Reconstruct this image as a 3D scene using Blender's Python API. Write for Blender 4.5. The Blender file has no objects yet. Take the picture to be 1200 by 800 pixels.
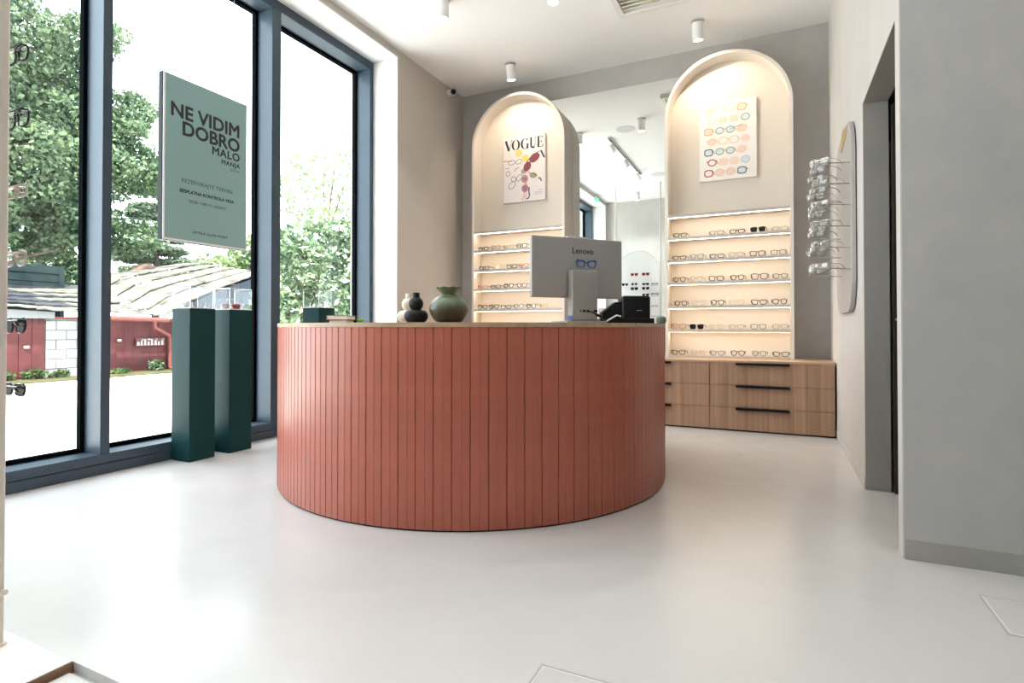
import bpy, bmesh, math, random
import numpy as np
from mathutils import Vector, Matrix

random.seed(7)
R = math.radians
PI = math.pi
sc = bpy.context.scene
COL = sc.collection

# ------------------------------------------------------------------ camera
cam_d = bpy.data.cameras.new('camera')
cam_d.sensor_width = 36.0
cam_d.lens = 652 * 36 / 1200
cam_d.shift_y = -0.0197
cam_d.clip_start = 0.02
cam_d.clip_end = 400
cam = bpy.data.objects.new('camera', cam_d)
COL.objects.link(cam)
cam.location = (0, 0, 0.886)
cam.rotation_euler = (R(90.67), 0, R(25.4))
sc.camera = cam

# ------------------------------------------------------------------ sky, sun, exposure
sc.view_settings.view_transform = 'Standard'
sc.view_settings.look = 'None'
sc.view_settings.gamma = 1.0
sc.view_settings.exposure = 0.65
sc.view_settings.use_curve_mapping = False
sc.cycles.use_denoising = True
sc.cycles.max_bounces = 10
sc.cycles.diffuse_bounces = 5
sc.cycles.glossy_bounces = 5
sc.cycles.transparent_max_bounces = 24
sc.cycles.sample_clamp_indirect = 6.0
sc.cycles.caustics_reflective = False
sc.cycles.caustics_refractive = False

W = bpy.data.worlds.new('sky')
sc.world = W
W.use_nodes = True
wb = W.node_tree.nodes['Background']
wb.inputs['Color'].default_value = (0.82, 0.915, 1.0, 1)
wb.inputs['Strength'].default_value = 5.0

sd = bpy.data.lights.new('sun', 'SUN')
sd.energy = 15.0
sd.angle = R(1.5)
sd.color = (1.0, 0.95, 0.86)
sun = bpy.data.objects.new('sun', sd)
COL.objects.link(sun)
sun.rotation_euler = Vector((0.30, -0.42, 0.86)).to_track_quat('Z', 'Y').to_euler()

# ------------------------------------------------------------------ materials
MATS = {}

def base_mat(name):
    m = bpy.data.materials.new(name)
    m.use_nodes = True
    MATS[name] = m
    return m, m.node_tree, m.node_tree.nodes['Principled BSDF']

def simple(name, col, rough=0.5, metal=0.0, spec=0.5, var=0.0, scale=20.0, bump=0.0, coat=0.0):
    m, nt, b = base_mat(name)
    b.inputs['Base Color'].default_value = (*col, 1)
    b.inputs['Roughness'].default_value = rough
    b.inputs['Metallic'].default_value = metal
    b.inputs['Specular IOR Level'].default_value = spec
    b.inputs['Coat Weight'].default_value = coat
    if var or bump:
        tc = nt.nodes.new('ShaderNodeTexCoord')
        n = nt.nodes.new('ShaderNodeTexNoise')
        n.inputs['Scale'].default_value = scale
        n.inputs['Detail'].default_value = 6
        nt.links.new(tc.outputs['Object'], n.inputs['Vector'])
        if var:
            r = nt.nodes.new('ShaderNodeValToRGB')
            r.color_ramp.elements[0].position = 0.3
            r.color_ramp.elements[1].position = 0.7
            r.color_ramp.elements[0].color = (*[c * (1 - var) for c in col], 1)
            r.color_ramp.elements[1].color = (*[min(1, c * (1 + var)) for c in col], 1)
            nt.links.new(n.outputs['Fac'], r.inputs['Fac'])
            nt.links.new(r.outputs['Color'], b.inputs['Base Color'])
        if bump:
            bp = nt.nodes.new('ShaderNodeBump')
            bp.inputs['Strength'].default_value = bump
            bp.inputs['Distance'].default_value = 0.01
            nt.links.new(n.outputs['Fac'], bp.inputs['Height'])
            nt.links.new(bp.outputs['Normal'], b.inputs['Normal'])
    return m

def cement(name, col, rough, var, rvar=0.06, stretch=(1, 1, 1), warm=0.03):
    """trowelled microcement: two scales of cloudy noise in colour and gloss"""
    m, nt, b = base_mat(name)
    N, Lk = nt.nodes, nt.links
    g = N.new('ShaderNodeNewGeometry')
    mp = N.new('ShaderNodeMapping')
    mp.inputs['Scale'].default_value = stretch
    Lk.new(g.outputs['Position'], mp.inputs['Vector'])
    n1 = N.new('ShaderNodeTexNoise'); n1.inputs['Scale'].default_value = 1.1
    n1.inputs['Detail'].default_value = 8; n1.inputs['Roughness'].default_value = 0.6
    n1.inputs['Distortion'].default_value = 0.8
    n2 = N.new('ShaderNodeTexNoise'); n2.inputs['Scale'].default_value = 5.0
    n2.inputs['Detail'].default_value = 8; n2.inputs['Distortion'].default_value = 1.2
    Lk.new(mp.outputs[0], n1.inputs['Vector']); Lk.new(mp.outputs[0], n2.inputs['Vector'])
    mx = N.new('ShaderNodeMath'); mx.operation = 'MULTIPLY_ADD'
    mx.inputs[1].default_value = 0.35
    Lk.new(n2.outputs['Fac'], mx.inputs[0])
    ml = N.new('ShaderNodeMath'); ml.operation = 'MULTIPLY'; ml.inputs[1].default_value = 0.65
    Lk.new(n1.outputs['Fac'], ml.inputs[0]); Lk.new(ml.outputs[0], mx.inputs[2])
    r = N.new('ShaderNodeValToRGB')
    r.color_ramp.elements[0].position = 0.36; r.color_ramp.elements[1].position = 0.64
    r.color_ramp.elements[0].color = (col[0] * (1 - var - warm * .0), col[1] * (1 - var), col[2] * (1 - var), 1)
    r.color_ramp.elements[1].color = (min(1, col[0] * (1 + var + warm)), col[1] * (1 + var), col[2] * (1 + var - warm), 1)
    Lk.new(mx.outputs[0], r.inputs['Fac']); Lk.new(r.outputs['Color'], b.inputs['Base Color'])
    mr = N.new('ShaderNodeMapRange')
    mr.inputs['To Min'].default_value = rough - rvar; mr.inputs['To Max'].default_value = rough + rvar
    mr.inputs['From Min'].default_value = 0.3; mr.inputs['From Max'].default_value = 0.7
    Lk.new(n2.outputs['Fac'], mr.inputs['Value']); Lk.new(mr.outputs[0], b.inputs['Roughness'])
    return m

def wood(name, c1, c2, axis='Z', rough=0.45, freq=22.0):
    """straight grain running along one object axis"""
    m, nt, b = base_mat(name)
    N, Lk = nt.nodes, nt.links
    g = N.new('ShaderNodeNewGeometry')
    mp = N.new('ShaderNodeMapping')
    s = {'X': (0.6, freq, freq), 'Y': (freq, 0.6, freq), 'Z': (freq, freq, 0.6)}[axis]
    mp.inputs['Scale'].default_value = s
    Lk.new(g.outputs['Position'], mp.inputs['Vector'])
    n = N.new('ShaderNodeTexNoise'); n.inputs['Scale'].default_value = 1.0
    n.inputs['Detail'].default_value = 5; n.inputs['Roughness'].default_value = 0.65
    Lk.new(mp.outputs[0], n.inputs['Vector'])
    r = N.new('ShaderNodeValToRGB')
    r.color_ramp.elements[0].position = 0.3; r.color_ramp.elements[1].position = 0.72
    r.color_ramp.elements[0].color = (*c1, 1); r.color_ramp.elements[1].color = (*c2, 1)
    Lk.new(n.outputs['Fac'], r.inputs['Fac']); Lk.new(r.outputs['Color'], b.inputs['Base Color'])
    b.inputs['Roughness'].default_value = rough
    return m

def emit(name, col, strength):
    m, nt, b = base_mat(name)
    b.inputs['Base Color'].default_value = (*col, 1)
    b.inputs['Emission Color'].default_value = (*col, 1)
    b.inputs['Emission Strength'].default_value = strength
    return m

def glass(name, tint=(0.96, 0.985, 0.975), gloss=1.0, rough=0.0, base=0.0):
    """thin clear sheet: straight through, with a Fresnel reflection on top"""
    m = bpy.data.materials.new(name); m.use_nodes = True; MATS[name] = m
    nt = m.node_tree; N, Lk = nt.nodes, nt.links
    N.remove(N['Principled BSDF'])
    out = N['Material Output']
    t = N.new('ShaderNodeBsdfTransparent'); t.inputs[0].default_value = (*tint, 1)
    g = N.new('ShaderNodeBsdfGlossy'); g.inputs['Roughness'].default_value = rough
    f = N.new('ShaderNodeLayerWeight'); f.inputs['Blend'].default_value = 0.5
    pw = N.new('ShaderNodeMath'); pw.operation = 'POWER'; pw.inputs[1].default_value = 5.0
    Lk.new(f.outputs['Facing'], pw.inputs[0])
    ml = N.new('ShaderNodeMath'); ml.operation = 'MULTIPLY_ADD'
    ml.inputs[1].default_value = 0.9 * gloss; ml.inputs[2].default_value = 0.035 * gloss + base
    Lk.new(pw.outputs[0], ml.inputs[0])
    mx = N.new('ShaderNodeMixShader')
    Lk.new(ml.outputs[0], mx.inputs[0]); Lk.new(t.outputs[0], mx.inputs[1]); Lk.new(g.outputs[0], mx.inputs[2])
    Lk.new(mx.outputs[0], out.inputs[0])
    return m

def leafy(name, dark, light, trans=0.35):
    m = bpy.data.materials.new(name); m.use_nodes = True; MATS[name] = m
    nt = m.node_tree; N, Lk = nt.nodes, nt.links
    N.remove(N['Principled BSDF'])
    out = N['Material Output']
    g = N.new('ShaderNodeNewGeometry')
    r = N.new('ShaderNodeValToRGB')
    r.color_ramp.elements[0].color = (*dark, 1); r.color_ramp.elements[1].color = (*light, 1)
    Lk.new(g.outputs['Random Per Island'], r.inputs['Fac'])
    d = N.new('ShaderNodeBsdfDiffuse'); t = N.new('ShaderNodeBsdfTranslucent')
    Lk.new(r.outputs[0], d.inputs[0]); Lk.new(r.outputs[0], t.inputs[0])
    mx = N.new('ShaderNodeMixShader'); mx.inputs[0].default_value = trans
    Lk.new(d.outputs[0], mx.inputs[1]); Lk.new(t.outputs[0], mx.inputs[2])
    Lk.new(mx.outputs[0], out.inputs[0])
    return m

# setting
M_FLOOR = cement('microcement floor', (0.605, 0.597, 0.585), 0.24, 0.022, 0.03, warm=0.01)
M_WALL = cement('microcement wall', (0.44, 0.43, 0.42), 0.62, 0.07, 0.08)
M_WALLR = cement('microcement right wall', (0.60, 0.585, 0.565), 0.6, 0.08, 0.08, (1, 1, 0.5))
M_WALLF = cement('microcement partition', (0.43, 0.43, 0.427), 0.55, 0.07, 0.08)
M_WALLL = cement('microcement left wall', (0.50, 0.468, 0.44), 0.6, 0.04, 0.06)
M_JAMB = cement('microcement jamb', (0.33, 0.325, 0.31), 0.6, 0.05, 0.06)
M_CEIL = simple('ceiling paint', (0.91, 0.91, 0.905), 0.9)
M_WHITE = simple('white plaster', (0.80, 0.80, 0.80), 0.8)
M_FRAME = simple('slate blue window metal', (0.042, 0.068, 0.094), 0.42, 0.0, 0.35, 0.04, 30)
M_GASKET = simple('black gasket', (0.006, 0.007, 0.008), 0.9, 0.0, 0.0)
M_PANE = glass('window glass', (0.97, 0.985, 0.98), 0.8)
M_MIRROR = simple('mirror silver', (0.90, 0.935, 0.925), 0.0, 1.0)
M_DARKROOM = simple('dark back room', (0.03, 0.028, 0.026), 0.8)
M_DARKWOOD = simple('dark brown door', (0.028, 0.019, 0.014), 0.5)
# fittings
M_TERRA = simple('terracotta stained board', (0.40, 0.105, 0.064), 0.36, 0.0, 0.55, 0.08, 9, 0.05)
M_TERRA_IN = simple('terracotta backing', (0.17, 0.055, 0.04), 0.7)
M_OAK = wood('oak edge', (0.36, 0.235, 0.15), (0.52, 0.36, 0.24), 'X', 0.5, 30)
M_DRAW = wood('oak drawer veneer', (0.25, 0.14, 0.085), (0.43, 0.262, 0.162), 'Z', 0.5, 26)
M_PLANKW = wood('pale timber', (0.66, 0.61, 0.56), (0.78, 0.74, 0.69), 'X', 0.5, 14)
M_BROWNW = wood('brown timber edge', (0.20, 0.11, 0.06), (0.33, 0.19, 0.11), 'X', 0.55, 20)
M_BLACK = simple('black satin', (0.006, 0.006, 0.007), 0.45, 0.0, 0.25)
M_BLACKM = simple('black matte', (0.012, 0.013, 0.016), 0.8, 0.0, 0.2)
M_BEIGE = simple('beige lacquer', (0.70, 0.635, 0.56), 0.6)
M_BEIGER = simple('beige lacquer rim', (0.74, 0.685, 0.62), 0.5)
M_SHELF = simple('shaded shelf lacquer', (0.52, 0.475, 0.435), 0.5)  # darkened: the unlit look of the board fronts is in the colour
M_LED = emit('warm led strip', (1.0, 0.82, 0.60), 18.0)
M_TEAL = simple('dark teal powder coat', (0.006, 0.042, 0.044), 0.45, 0.0, 0.12)
M_ACRYL = glass('clear acrylic', (0.975, 0.98, 0.98), 0.8, 0.0, 0.0)
M_ACRYLE = glass('acrylic polished edge', (0.92, 0.94, 0.94), 1.0, 0.15, 0.35)
M_TRAY = glass('acrylic tray', (0.965, 0.97, 0.965), 0.5, 0.05, 0.02)
M_PANEL = simple('warm grey panel', (0.46, 0.43, 0.40), 0.55)
M_WHITEP = simple('white satin', (0.82, 0.82, 0.81), 0.4)
M_CREAM = simple('cream plastic', (0.84, 0.82, 0.72), 0.5)
M_STEEL = simple('brushed steel', (0.62, 0.60, 0.57), 0.3, 1.0)
M_BRASS = simple('light wood clip', (0.45, 0.31, 0.14), 0.4)
M_LAMP = emit('lamp lens', (1.0, 0.95, 0.86), 5.0)
M_GREYPL = simple('silver grey plastic', (0.36, 0.35, 0.34), 0.45, 0.15)
M_GREYPLL = simple('light grey plastic', (0.62, 0.62, 0.62), 0.4)
M_BLUE = simple('blue print', (0.02, 0.12, 0.34), 0.5)
M_INK = simple('dark ink', (0.022, 0.021, 0.024), 0.6)
M_INKG = simple('grey ink', (0.07, 0.075, 0.08), 0.6)
M_SCREEN = simple('black screen', (0.01, 0.01, 0.012), 0.12)
M_SIGN = simple('sage green print', (0.245, 0.41, 0.412), 0.4)
M_PAPER = simple('white paper', (0.82, 0.81, 0.79), 0.7)
M_PINK = simple('pink print', (0.75, 0.38, 0.36), 0.7)
M_EXIT = emit('green exit sign', (0.10, 0.62, 0.36), 0.8)
M_POLE = simple('beige pole paint', (0.72, 0.65, 0.57), 0.45)
# ceramics
M_VBLACK = simple('black stoneware', (0.006, 0.0065, 0.009), 0.55, 0, 0.25, 0.1, 40)
M_VWHITE = simple('cream stoneware', (0.66, 0.60, 0.52), 0.7)

def green_glaze():
    m, nt, b = base_mat('green glaze')
    N, Lk = nt.nodes, nt.links
    tc = N.new('ShaderNodeTexCoord')
    sx = N.new('ShaderNodeSeparateXYZ'); Lk.new(tc.outputs['Object'], sx.inputs[0])
    mp = N.new('ShaderNodeMapping'); mp.inputs['Scale'].default_value = (60, 60, 4)
    Lk.new(tc.outputs['Object'], mp.inputs[0])
    n = N.new('ShaderNodeTexNoise'); n.inputs['Scale'].default_value = 1.0; n.inputs['Detail'].default_value = 3
    Lk.new(mp.outputs[0], n.inputs['Vector'])
    ad = N.new('ShaderNodeMath'); ad.operation = 'MULTIPLY_ADD'; ad.inputs[1].default_value = 0.05
    Lk.new(n.outputs['Fac'], ad.inputs[0]); Lk.new(sx.outputs['Z'], ad.inputs[2])
    mr = N.new('ShaderNodeMapRange')
    mr.inputs['From Min'].default_value = 0.075; mr.inputs['From Max'].default_value = 0.125
    Lk.new(ad.outputs[0], mr.inputs['Value'])
    r = N.new('ShaderNodeValToRGB')
    r.color_ramp.elements[0].color = (0.040, 0.034, 0.018, 1)
    r.color_ramp.elements[1].color = (0.105, 0.135, 0.075, 1)
    Lk.new(mr.outputs[0], r.inputs['Fac']); Lk.new(r.outputs[0], b.inputs['Base Color'])
    b.inputs['Roughness'].default_value = 0.35
    return m
M_VGREEN = green_glaze()
# outdoors
M_ROAD = simple('pale concrete yard', (0.62, 0.60, 0.57), 0.9, 0, 0.2, 0.10, 0.6)
M_SOIL = simple('weedy verge', (0.06, 0.06, 0.03), 0.95, 0, 0.1, 0.4, 3)
M_RED = simple('weathered red boards', (0.068, 0.016, 0.017), 0.75, 0, 0.3, 0.22, 4)
M_REDP = simple('red gutter', (0.14, 0.04, 0.033), 0.6, 0, 0.3, 0.1, 6)
M_BLOCK = simple('white painted block', (0.24, 0.24, 0.235), 0.85, 0, 0.2, 0.06, 3)
M_ROOF = simple('mossy roof sheet', (0.105, 0.10, 0.085), 0.9, 0, 0.2, 0.6, 2.5)
M_ROOFG = simple('grey corrugated sheet', (0.022, 0.024, 0.029), 0.8, 0, 0.3, 0.15, 2)
M_TEALW = simple('weathered teal boards', (0.022, 0.04, 0.043), 0.8, 0, 0.2, 0.15, 2)
M_GABLE = simple('blue grey gable', (0.035, 0.045, 0.06), 0.8, 0, 0.2, 0.1, 2)
M_FASCIA = simple('white fascia', (0.16, 0.165, 0.165), 0.8)
M_BARK = simple('bark', (0.085, 0.065, 0.05), 0.9, 0, 0.2, 0.3, 6)
M_LEAF1 = leafy('hazed maple leaves', (0.042, 0.075, 0.046), (0.175, 0.235, 0.13))  # lightened: haze of the window is put into the leaf colours
M_LEAF2 = leafy('hazed pine needles', (0.085, 0.12, 0.085), (0.17, 0.215, 0.145))  # pale tone stands in for haze in front of the pine
M_LEAF3 = leafy('shrub leaves', (0.06, 0.11, 0.065), (0.19, 0.25, 0.14))
M_LEAF4 = leafy('pale spring leaves', (0.13, 0.19, 0.085), (0.24, 0.30, 0.16), 0.5)
M_BLOOM = leafy('white blossom', (0.62, 0.68, 0.52), (0.85, 0.87, 0.78), 0.2)
M_WEED = leafy('weeds', (0.035, 0.07, 0.03), (0.09, 0.14, 0.06))
# eyewear
GC = {
    'black': simple('black acetate', (0.012, 0.011, 0.011), 0.25),
    'tortoise': simple('brown acetate', (0.095, 0.038, 0.018), 0.25, 0, 0.5, 0.5, 60),
    'grey': simple('grey acetate', (0.19, 0.18, 0.17), 0.3),
    'clear': simple('pale crystal acetate', (0.52, 0.44, 0.36), 0.15),
    'gold': simple('gold wire', (0.60, 0.42, 0.20), 0.3, 0.8),
    'red': simple('red acetate', (0.36, 0.05, 0.05), 0.25),
    'blue': simple('navy acetate', (0.02, 0.035, 0.09), 0.25),
    'crystal': M_ACRYLE,
    'pink': simple('pink acetate', (0.62, 0.27, 0.22), 0.25),
}
M_LENS = glass('demo lens', (0.995, 0.995, 0.995), 0.9, 0.0, 0.02)
M_LENSD = simple('dark sun lens', (0.012, 0.012, 0.014), 0.1)
M_LENSR = simple('dark red sun lens', (0.16, 0.022, 0.028), 0.12)

# ------------------------------------------------------------------ mesh helpers
class MB:
    def __init__(s):
        s.v, s.f = [], []
    def add(s, verts, faces, mat=None):
        o = len(s.v)
        if mat is not None:
            verts = [tuple(mat @ Vector(p)) for p in verts]
        s.v += [tuple(p) for p in verts]
        s.f += [tuple(i + o for i in f) for f in faces]
        return s
    def box(s, x0, x1, y0, y1, z0, z1, mat=None):
        v = [(x0, y0, z0), (x1, y0, z0), (x1, y1, z0), (x0, y1, z0), (x0, y0, z1), (x1, y0, z1), (x1, y1, z1), (x0, y1, z1)]
        return s.add(v, [(0, 3, 2, 1), (4, 5, 6, 7), (0, 1, 5, 4), (1, 2, 6, 5), (2, 3, 7, 6), (3, 0, 4, 7)], mat)
    def tube(s, pts, r, n=6, closed=False, mat=None, taper=None):
        pts = [Vector(p) for p in pts]
        m = len(pts); V, F = [], []
        ref = None
        for i, p in enumerate(pts):
            a = pts[i - 1] if (i > 0 or closed) else p
            b = pts[(i + 1) % m] if (i < m - 1 or closed) else p
            t = (b - a).normalized()
            if ref is None or abs(ref.dot(t)) > 0.98:
                ref = Vector((0, 0, 1)) if abs(t.z) < 0.9 else Vector((1, 0, 0))
            u = (ref - t * ref.dot(t)).normalized(); w = t.cross(u); ref = u
            rr = r if taper is None else r + (taper - r) * i / max(1, m - 1)
            for k in range(n):
                an = 2 * PI * k / n
                V.append(p + (u * math.cos(an) + w * math.sin(an)) * rr)
        for i in range(m if closed else m - 1):
            for k in range(n):
                j = (i + 1) % m
                F.append((i * n + k, i * n + (k + 1) % n, j * n + (k + 1) % n, j * n + k))
        if not closed:
            F.append(tuple(range(n))[::-1]); F.append(tuple((m - 1) * n + k for k in range(n)))
        return s.add(V, F, mat)
    def lathe(s, prof, n=24, mat=None):
        V, F = [], []
        for (r, z) in prof:
            for k in range(n):
                V.append((r * math.cos(2 * PI * k / n), r * math.sin(2 * PI * k / n), z))
        for i in range(len(prof) - 1):
            for k in range(n):
                F.append((i * n + k, i * n + (k + 1) % n, (i + 1) * n + (k + 1) % n, (i + 1) * n + k))
        F.append(tuple(range(n))[::-1]); F.append(tuple((len(prof) - 1) * n + k for k in range(n)))
        return s.add(V, F, mat)
    def prism(s, poly, d0, d1, plane='XZ', mat=None):
        """a flat outline pushed from d0 to d1 along the third axis"""
        def P(a, b, d):
            return {'XZ': (a, d, b), 'XY': (a, b, d), 'YZ': (d, a, b)}[plane]
        n = len(poly)
        V = [P(a, b, d0) for a, b in poly] + [P(a, b, d1) for a, b in poly]
        F = [tuple(range(n)), tuple(range(2 * n - 1, n - 1, -1))]
        F += [(i, n + i, n + (i + 1) % n, (i + 1) % n) for i in range(n)]
        return s.add(V, F, mat)
    def band(s, outer, inner, d0, d1, plane='XZ', closed=True, mat=None):
        """a frame between two outlines of equal count, pushed from d0 to d1"""
        def P(a, b, d):
            return {'XZ': (a, d, b), 'XY': (a, b, d), 'YZ': (d, a, b)}[plane]
        n = len(outer)
        V = [P(*p, d0) for p in outer] + [P(*p, d0) for p in inner] + [P(*p, d1) for p in outer] + [P(*p, d1) for p in inner]
        F = []
        for i in range(n if closed else n - 1):
            j = (i + 1) % n
            F += [(i, j, n + j, n + i), (2 * n + i, 3 * n + i, 3 * n + j, 2 * n + j),
                  (i, 2 * n + i, 2 * n + j, j), (n + i, n + j, 3 * n + j, 3 * n + i)]
        if not closed:
            F += [(0, n, 3 * n, 2 * n), (n - 1, 3 * n - 1, 4 * n - 1, 2 * n - 1)]
        return s.add(V, F, mat)
    def build(s, name, mat, parent=None, smooth=False, bevel=0.0, segs=2, recalc=True):
        me = bpy.data.meshes.new(name)
        me.from_pydata(s.v, [], s.f)
        if recalc:
            bm = bmesh.new(); bm.from_mesh(me)
            bmesh.ops.recalc_face_normals(bm, faces=bm.faces)
            bm.to_mesh(me); bm.free()
        if smooth:
            me.polygons.foreach_set('use_smooth', [True] * len(me.polygons))
            try:
                me.set_sharp_from_angle(angle=R(40))
            except Exception:
                pass
        me.materials.append(mat)
        o = bpy.data.objects.new(name, me)
        COL.objects.link(o)
        if parent is not None:
            o.parent = parent
        if bevel:
            b = o.modifiers.new('bevel', 'BEVEL'); b.width = bevel; b.segments = segs
            b.limit_method = 'ANGLE'; b.angle_limit = R(40)
        return o

def tag(o, label=None, cat=None, group=None, kind=None):
    if label: o['label'] = label
    if cat: o['category'] = cat
    if group: o['group'] = group
    if kind: o['kind'] = kind
    return o

def empty(name, loc=(0, 0, 0), rz=0.0, parent=None):
    o = bpy.data.objects.new(name, None)
    o.empty_display_size = 0.1
    COL.objects.link(o)
    o.location = loc; o.rotation_euler = (0, 0, rz)
    if parent is not None:
        o.parent = parent
    return o

def copy_tree(o, parent=None):
    c = o.copy(); COL.objects.link(c)
    if parent is not None:
        c.parent = parent
    for ch in list(o.children):
        copy_tree(ch, c)
    return c

def B(name, mat, x0, x1, y0, y1, z0, z1, parent=None, bevel=0.0):
    return MB().box(x0, x1, y0, y1, z0, z1).build(name, mat, parent, bevel=bevel)

def S(o):
    o['kind'] = 'structure'
    return o

def text_mesh(name, body, size, mat, parent, loc, rot, align='LEFT', bold=0.0, depth=0.0006, sx=1.0, spacing=1.0):
    cu = bpy.data.curves.new(name, 'FONT')
    cu.body = body; cu.size = size; cu.align_x = align; cu.extrude = depth
    cu.space_character = spacing; cu.resolution_u = 3
    t = bpy.data.objects.new(name, cu)
    COL.objects.link(t)
    dg = bpy.context.evaluated_depsgraph_get()
    me = bpy.data.meshes.new_from_object(t.evaluated_get(dg))
    bpy.data.objects.remove(t)
    if bold:
        b0 = bmesh.new()
        for k, (dx, dy) in enumerate(((-1, 0), (1, 0), (0, -1), (0, 1), (.7, .7), (-.7, .7), (.7, -.7), (-.7, -.7))):
            b1 = bmesh.new(); b1.from_mesh(me)
            bmesh.ops.translate(b1, verts=b1.verts, vec=(dx * bold, dy * bold, k * 0.00002))
            t1 = bpy.data.meshes.new('t'); b1.to_mesh(t1); b0.from_mesh(t1); b1.free(); bpy.data.meshes.remove(t1)
        b0.to_mesh(me); b0.free()
    me.materials.clear(); me.materials.append(mat)
    o = bpy.data.objects.new(name, me)
    COL.objects.link(o)
    o.parent = parent; o.location = loc; o.rotation_euler = rot; o.scale = (sx, 1, 1)
    return o

# ------------------------------------------------------------------ room shell
XF, XW, XR, YB, ZC = -3.68, -3.385, 0.437, 5.75, 3.65
YP = 2.59          # partition face
YN = -0.575        # wall behind the camera
XE = 2.30          # far right wall of the near part

fl = MB()
fl.box(-3.95, XE, 0.845, YB + 0.1, -0.12, 0)
fl.box(-0.75, XE, YN - 0.1, 0.845, -0.12, 0)
fl.box(-1.69, -0.75, YN - 0.1, 0.845, -0.12, -0.027)
S(fl.build('floor', M_FLOOR))
S(B('ceiling', M_CEIL, XW - 0.6, XE + 0.1, YN - 0.1, YB + 0.1, ZC, ZC + 0.12))
S(B('wall_back', M_WALL, XW - 0.6, XE + 0.1, YB, YB + 0.12, 0, ZC))
YJ0, YJ1 = -0.45, 4.471
S(MB().box(XF - 0.30, XW, YJ1 + 0.012, YB, 0, ZC).box(XF - 0.30, XW, YN, YJ0 - 0.012, 0, ZC)
  .box(XF - 0.30, XW, YJ0 - 0.012, YJ1 + 0.012, 3.582, ZC).build('wall_left', M_WALLL))
S(MB().box(XF - 0.1, XW + 0.001, YJ1, YJ1 + 0.012, 0, 3.57).box(XF - 0.1, XW + 0.001, YJ0, YJ1 + 0.012, 3.57, 3.582)
  .box(XF - 0.1, XW + 0.001, YJ0 - 0.012, YJ0, 0, 3.57).build('trim_1', M_WHITE))
# right wall with the passage; its thickness is 14 cm
D0, D1, DZ, WT = 2.672, 3.596, 2.125, 0.118
S(MB().box(XR, XR + WT, D1, YB, 0, ZC).box(XR, XR + WT, D0, D1, DZ, ZC)
  .box(XR, XR + WT, YP, D0, 0, ZC).build('wall_right', M_WALLR))
# jamb and soffit lining of the passage (grey, 2 mm)
S(MB().box(XR + 0.002, XR + WT + 0.001, D1 - 0.003, D1, 0, DZ).box(XR + 0.002, XR + WT + 0.001, D0, D1, DZ - 0.003, DZ)
  .build('trim_2', M_JAMB))
S(MB().box(XR + 0.004, XE, YP - 0.004, YP + 0.08, 0, ZC).build('wall_partition', M_WALLF))
S(B('wall_right_near', M_WALLF, XE, XE + 0.1, YN, YP + 0.1, 0, ZC))
S(B('wall_rear', M_WALLR, XW - 0.5, XE + 0.1, YN - 0.1, YN, 0, ZC))
S(B('baseboard_partition', M_JAMB, XR + 0.006, XE, YP - 0.008, YP - 0.003, 0, 0.075))
S(B('baseboard_right', M_WALLR, XR - 0.004, XR + 0.001, D1, 5.13, 0, 0.07))
# dim back room behind the passage
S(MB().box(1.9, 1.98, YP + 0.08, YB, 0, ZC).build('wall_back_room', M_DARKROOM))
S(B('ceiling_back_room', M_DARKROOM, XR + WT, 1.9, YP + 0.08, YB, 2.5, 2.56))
dr = S(empty('door_1', (XR + WT + 0.012, D1 - 0.03, 0)))
MB().box(0, 0.05, -0.012, 0.03, 0.005, 2.09).build('door_leaf', M_DARKWOOD, dr)
MB().tube([(0.012, -0.05, 0.93), (0.012, -0.02, 0.93)], 0.008).tube([(0.012, -0.05, 0.93), (0.045, -0.05, 0.93)], 0.007).build('door_handle', M_STEEL, dr)
tag(B('wall_cabinet', M_BROWNW, 1.40, 1.88, 3.2, 4.6, 1.05, 1.9), 'brown wooden wall cabinet in the dark back room seen through the passage', 'cabinet')

# ------------------------------------------------------------------ big window
win = S(empty('window_1', (XF, 2.0, 0)))
def wpart(name, mat, x0, x1, y0, y1, z0, z1, bevel=0.003):
    o = B(name, mat, x0 - XF, x1 - XF, y0 - 2.0, y1 - 2.0, z0, z1, win, bevel)
    return o
XG = -3.86
wpart('sill_plinth', M_FRAME, -3.95, XF - 0.006, YJ0, YJ1, 0.0, 0.062)
wpart('sill', M_FRAME, -3.872, XF, YJ0, YJ1, 0.066, 0.122)
wpart('head', M_FRAME, -3.872, XF, YJ0, YJ1, 3.49, 3.57)
MULL = [0.775, 1.997, 3.247]
for ym in MULL:
    wpart('mullion', M_FRAME, -3.872, XF, ym - 0.027, ym + 0.027 + (0.035 if ym > 3 else 0), 0.122, 3.49)
wpart('jamb', M_FRAME, -3.872, XF, YJ1 - 0.05, YJ1, 0.122, 3.49)
wpart('jamb', M_FRAME, -3.872, XF, YJ0, YJ0 + 0.05, 0.122, 3.49)
edges = [YJ0 + 0.05] + sum([[m - 0.027, m + 0.027 + (0.035 if m > 3 else 0)] for m in MULL], []) + [YJ1 - 0.05]
for i in range(0, len(edges), 2):
    a, b = edges[i], edges[i + 1]
    o = [(a, 0.122), (b, 0.122), (b, 3.49), (a, 3.49)]
    q = [(a + .022, 0.146), (b - .022, 0.146), (b - .022, 3.468), (a + .022, 3.468)]
    o = [(y - 2.0, z) for y, z in o]; q = [(y - 2.0, z) for y, z in q]
    MB().band(o, q, XG - 0.03 - XF, XG + 0.012 - XF, 'YZ').build('gasket', M_GASKET, win)
    wpart('glass_pane', M_PANE, XG - 0.010, XG - 0.004, a + .015, b - .015, 0.14, 3.475, 0)

# ------------------------------------------------------------------ mirror on the back wall
mi = B('wall_mirror', M_MIRROR, -2.5, -0.45, YB - 0.008, YB, 0.62, 3.405)
tag(mi, 'large frameless mirror on the back wall between the two arched shelves', 'mirror')

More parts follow.
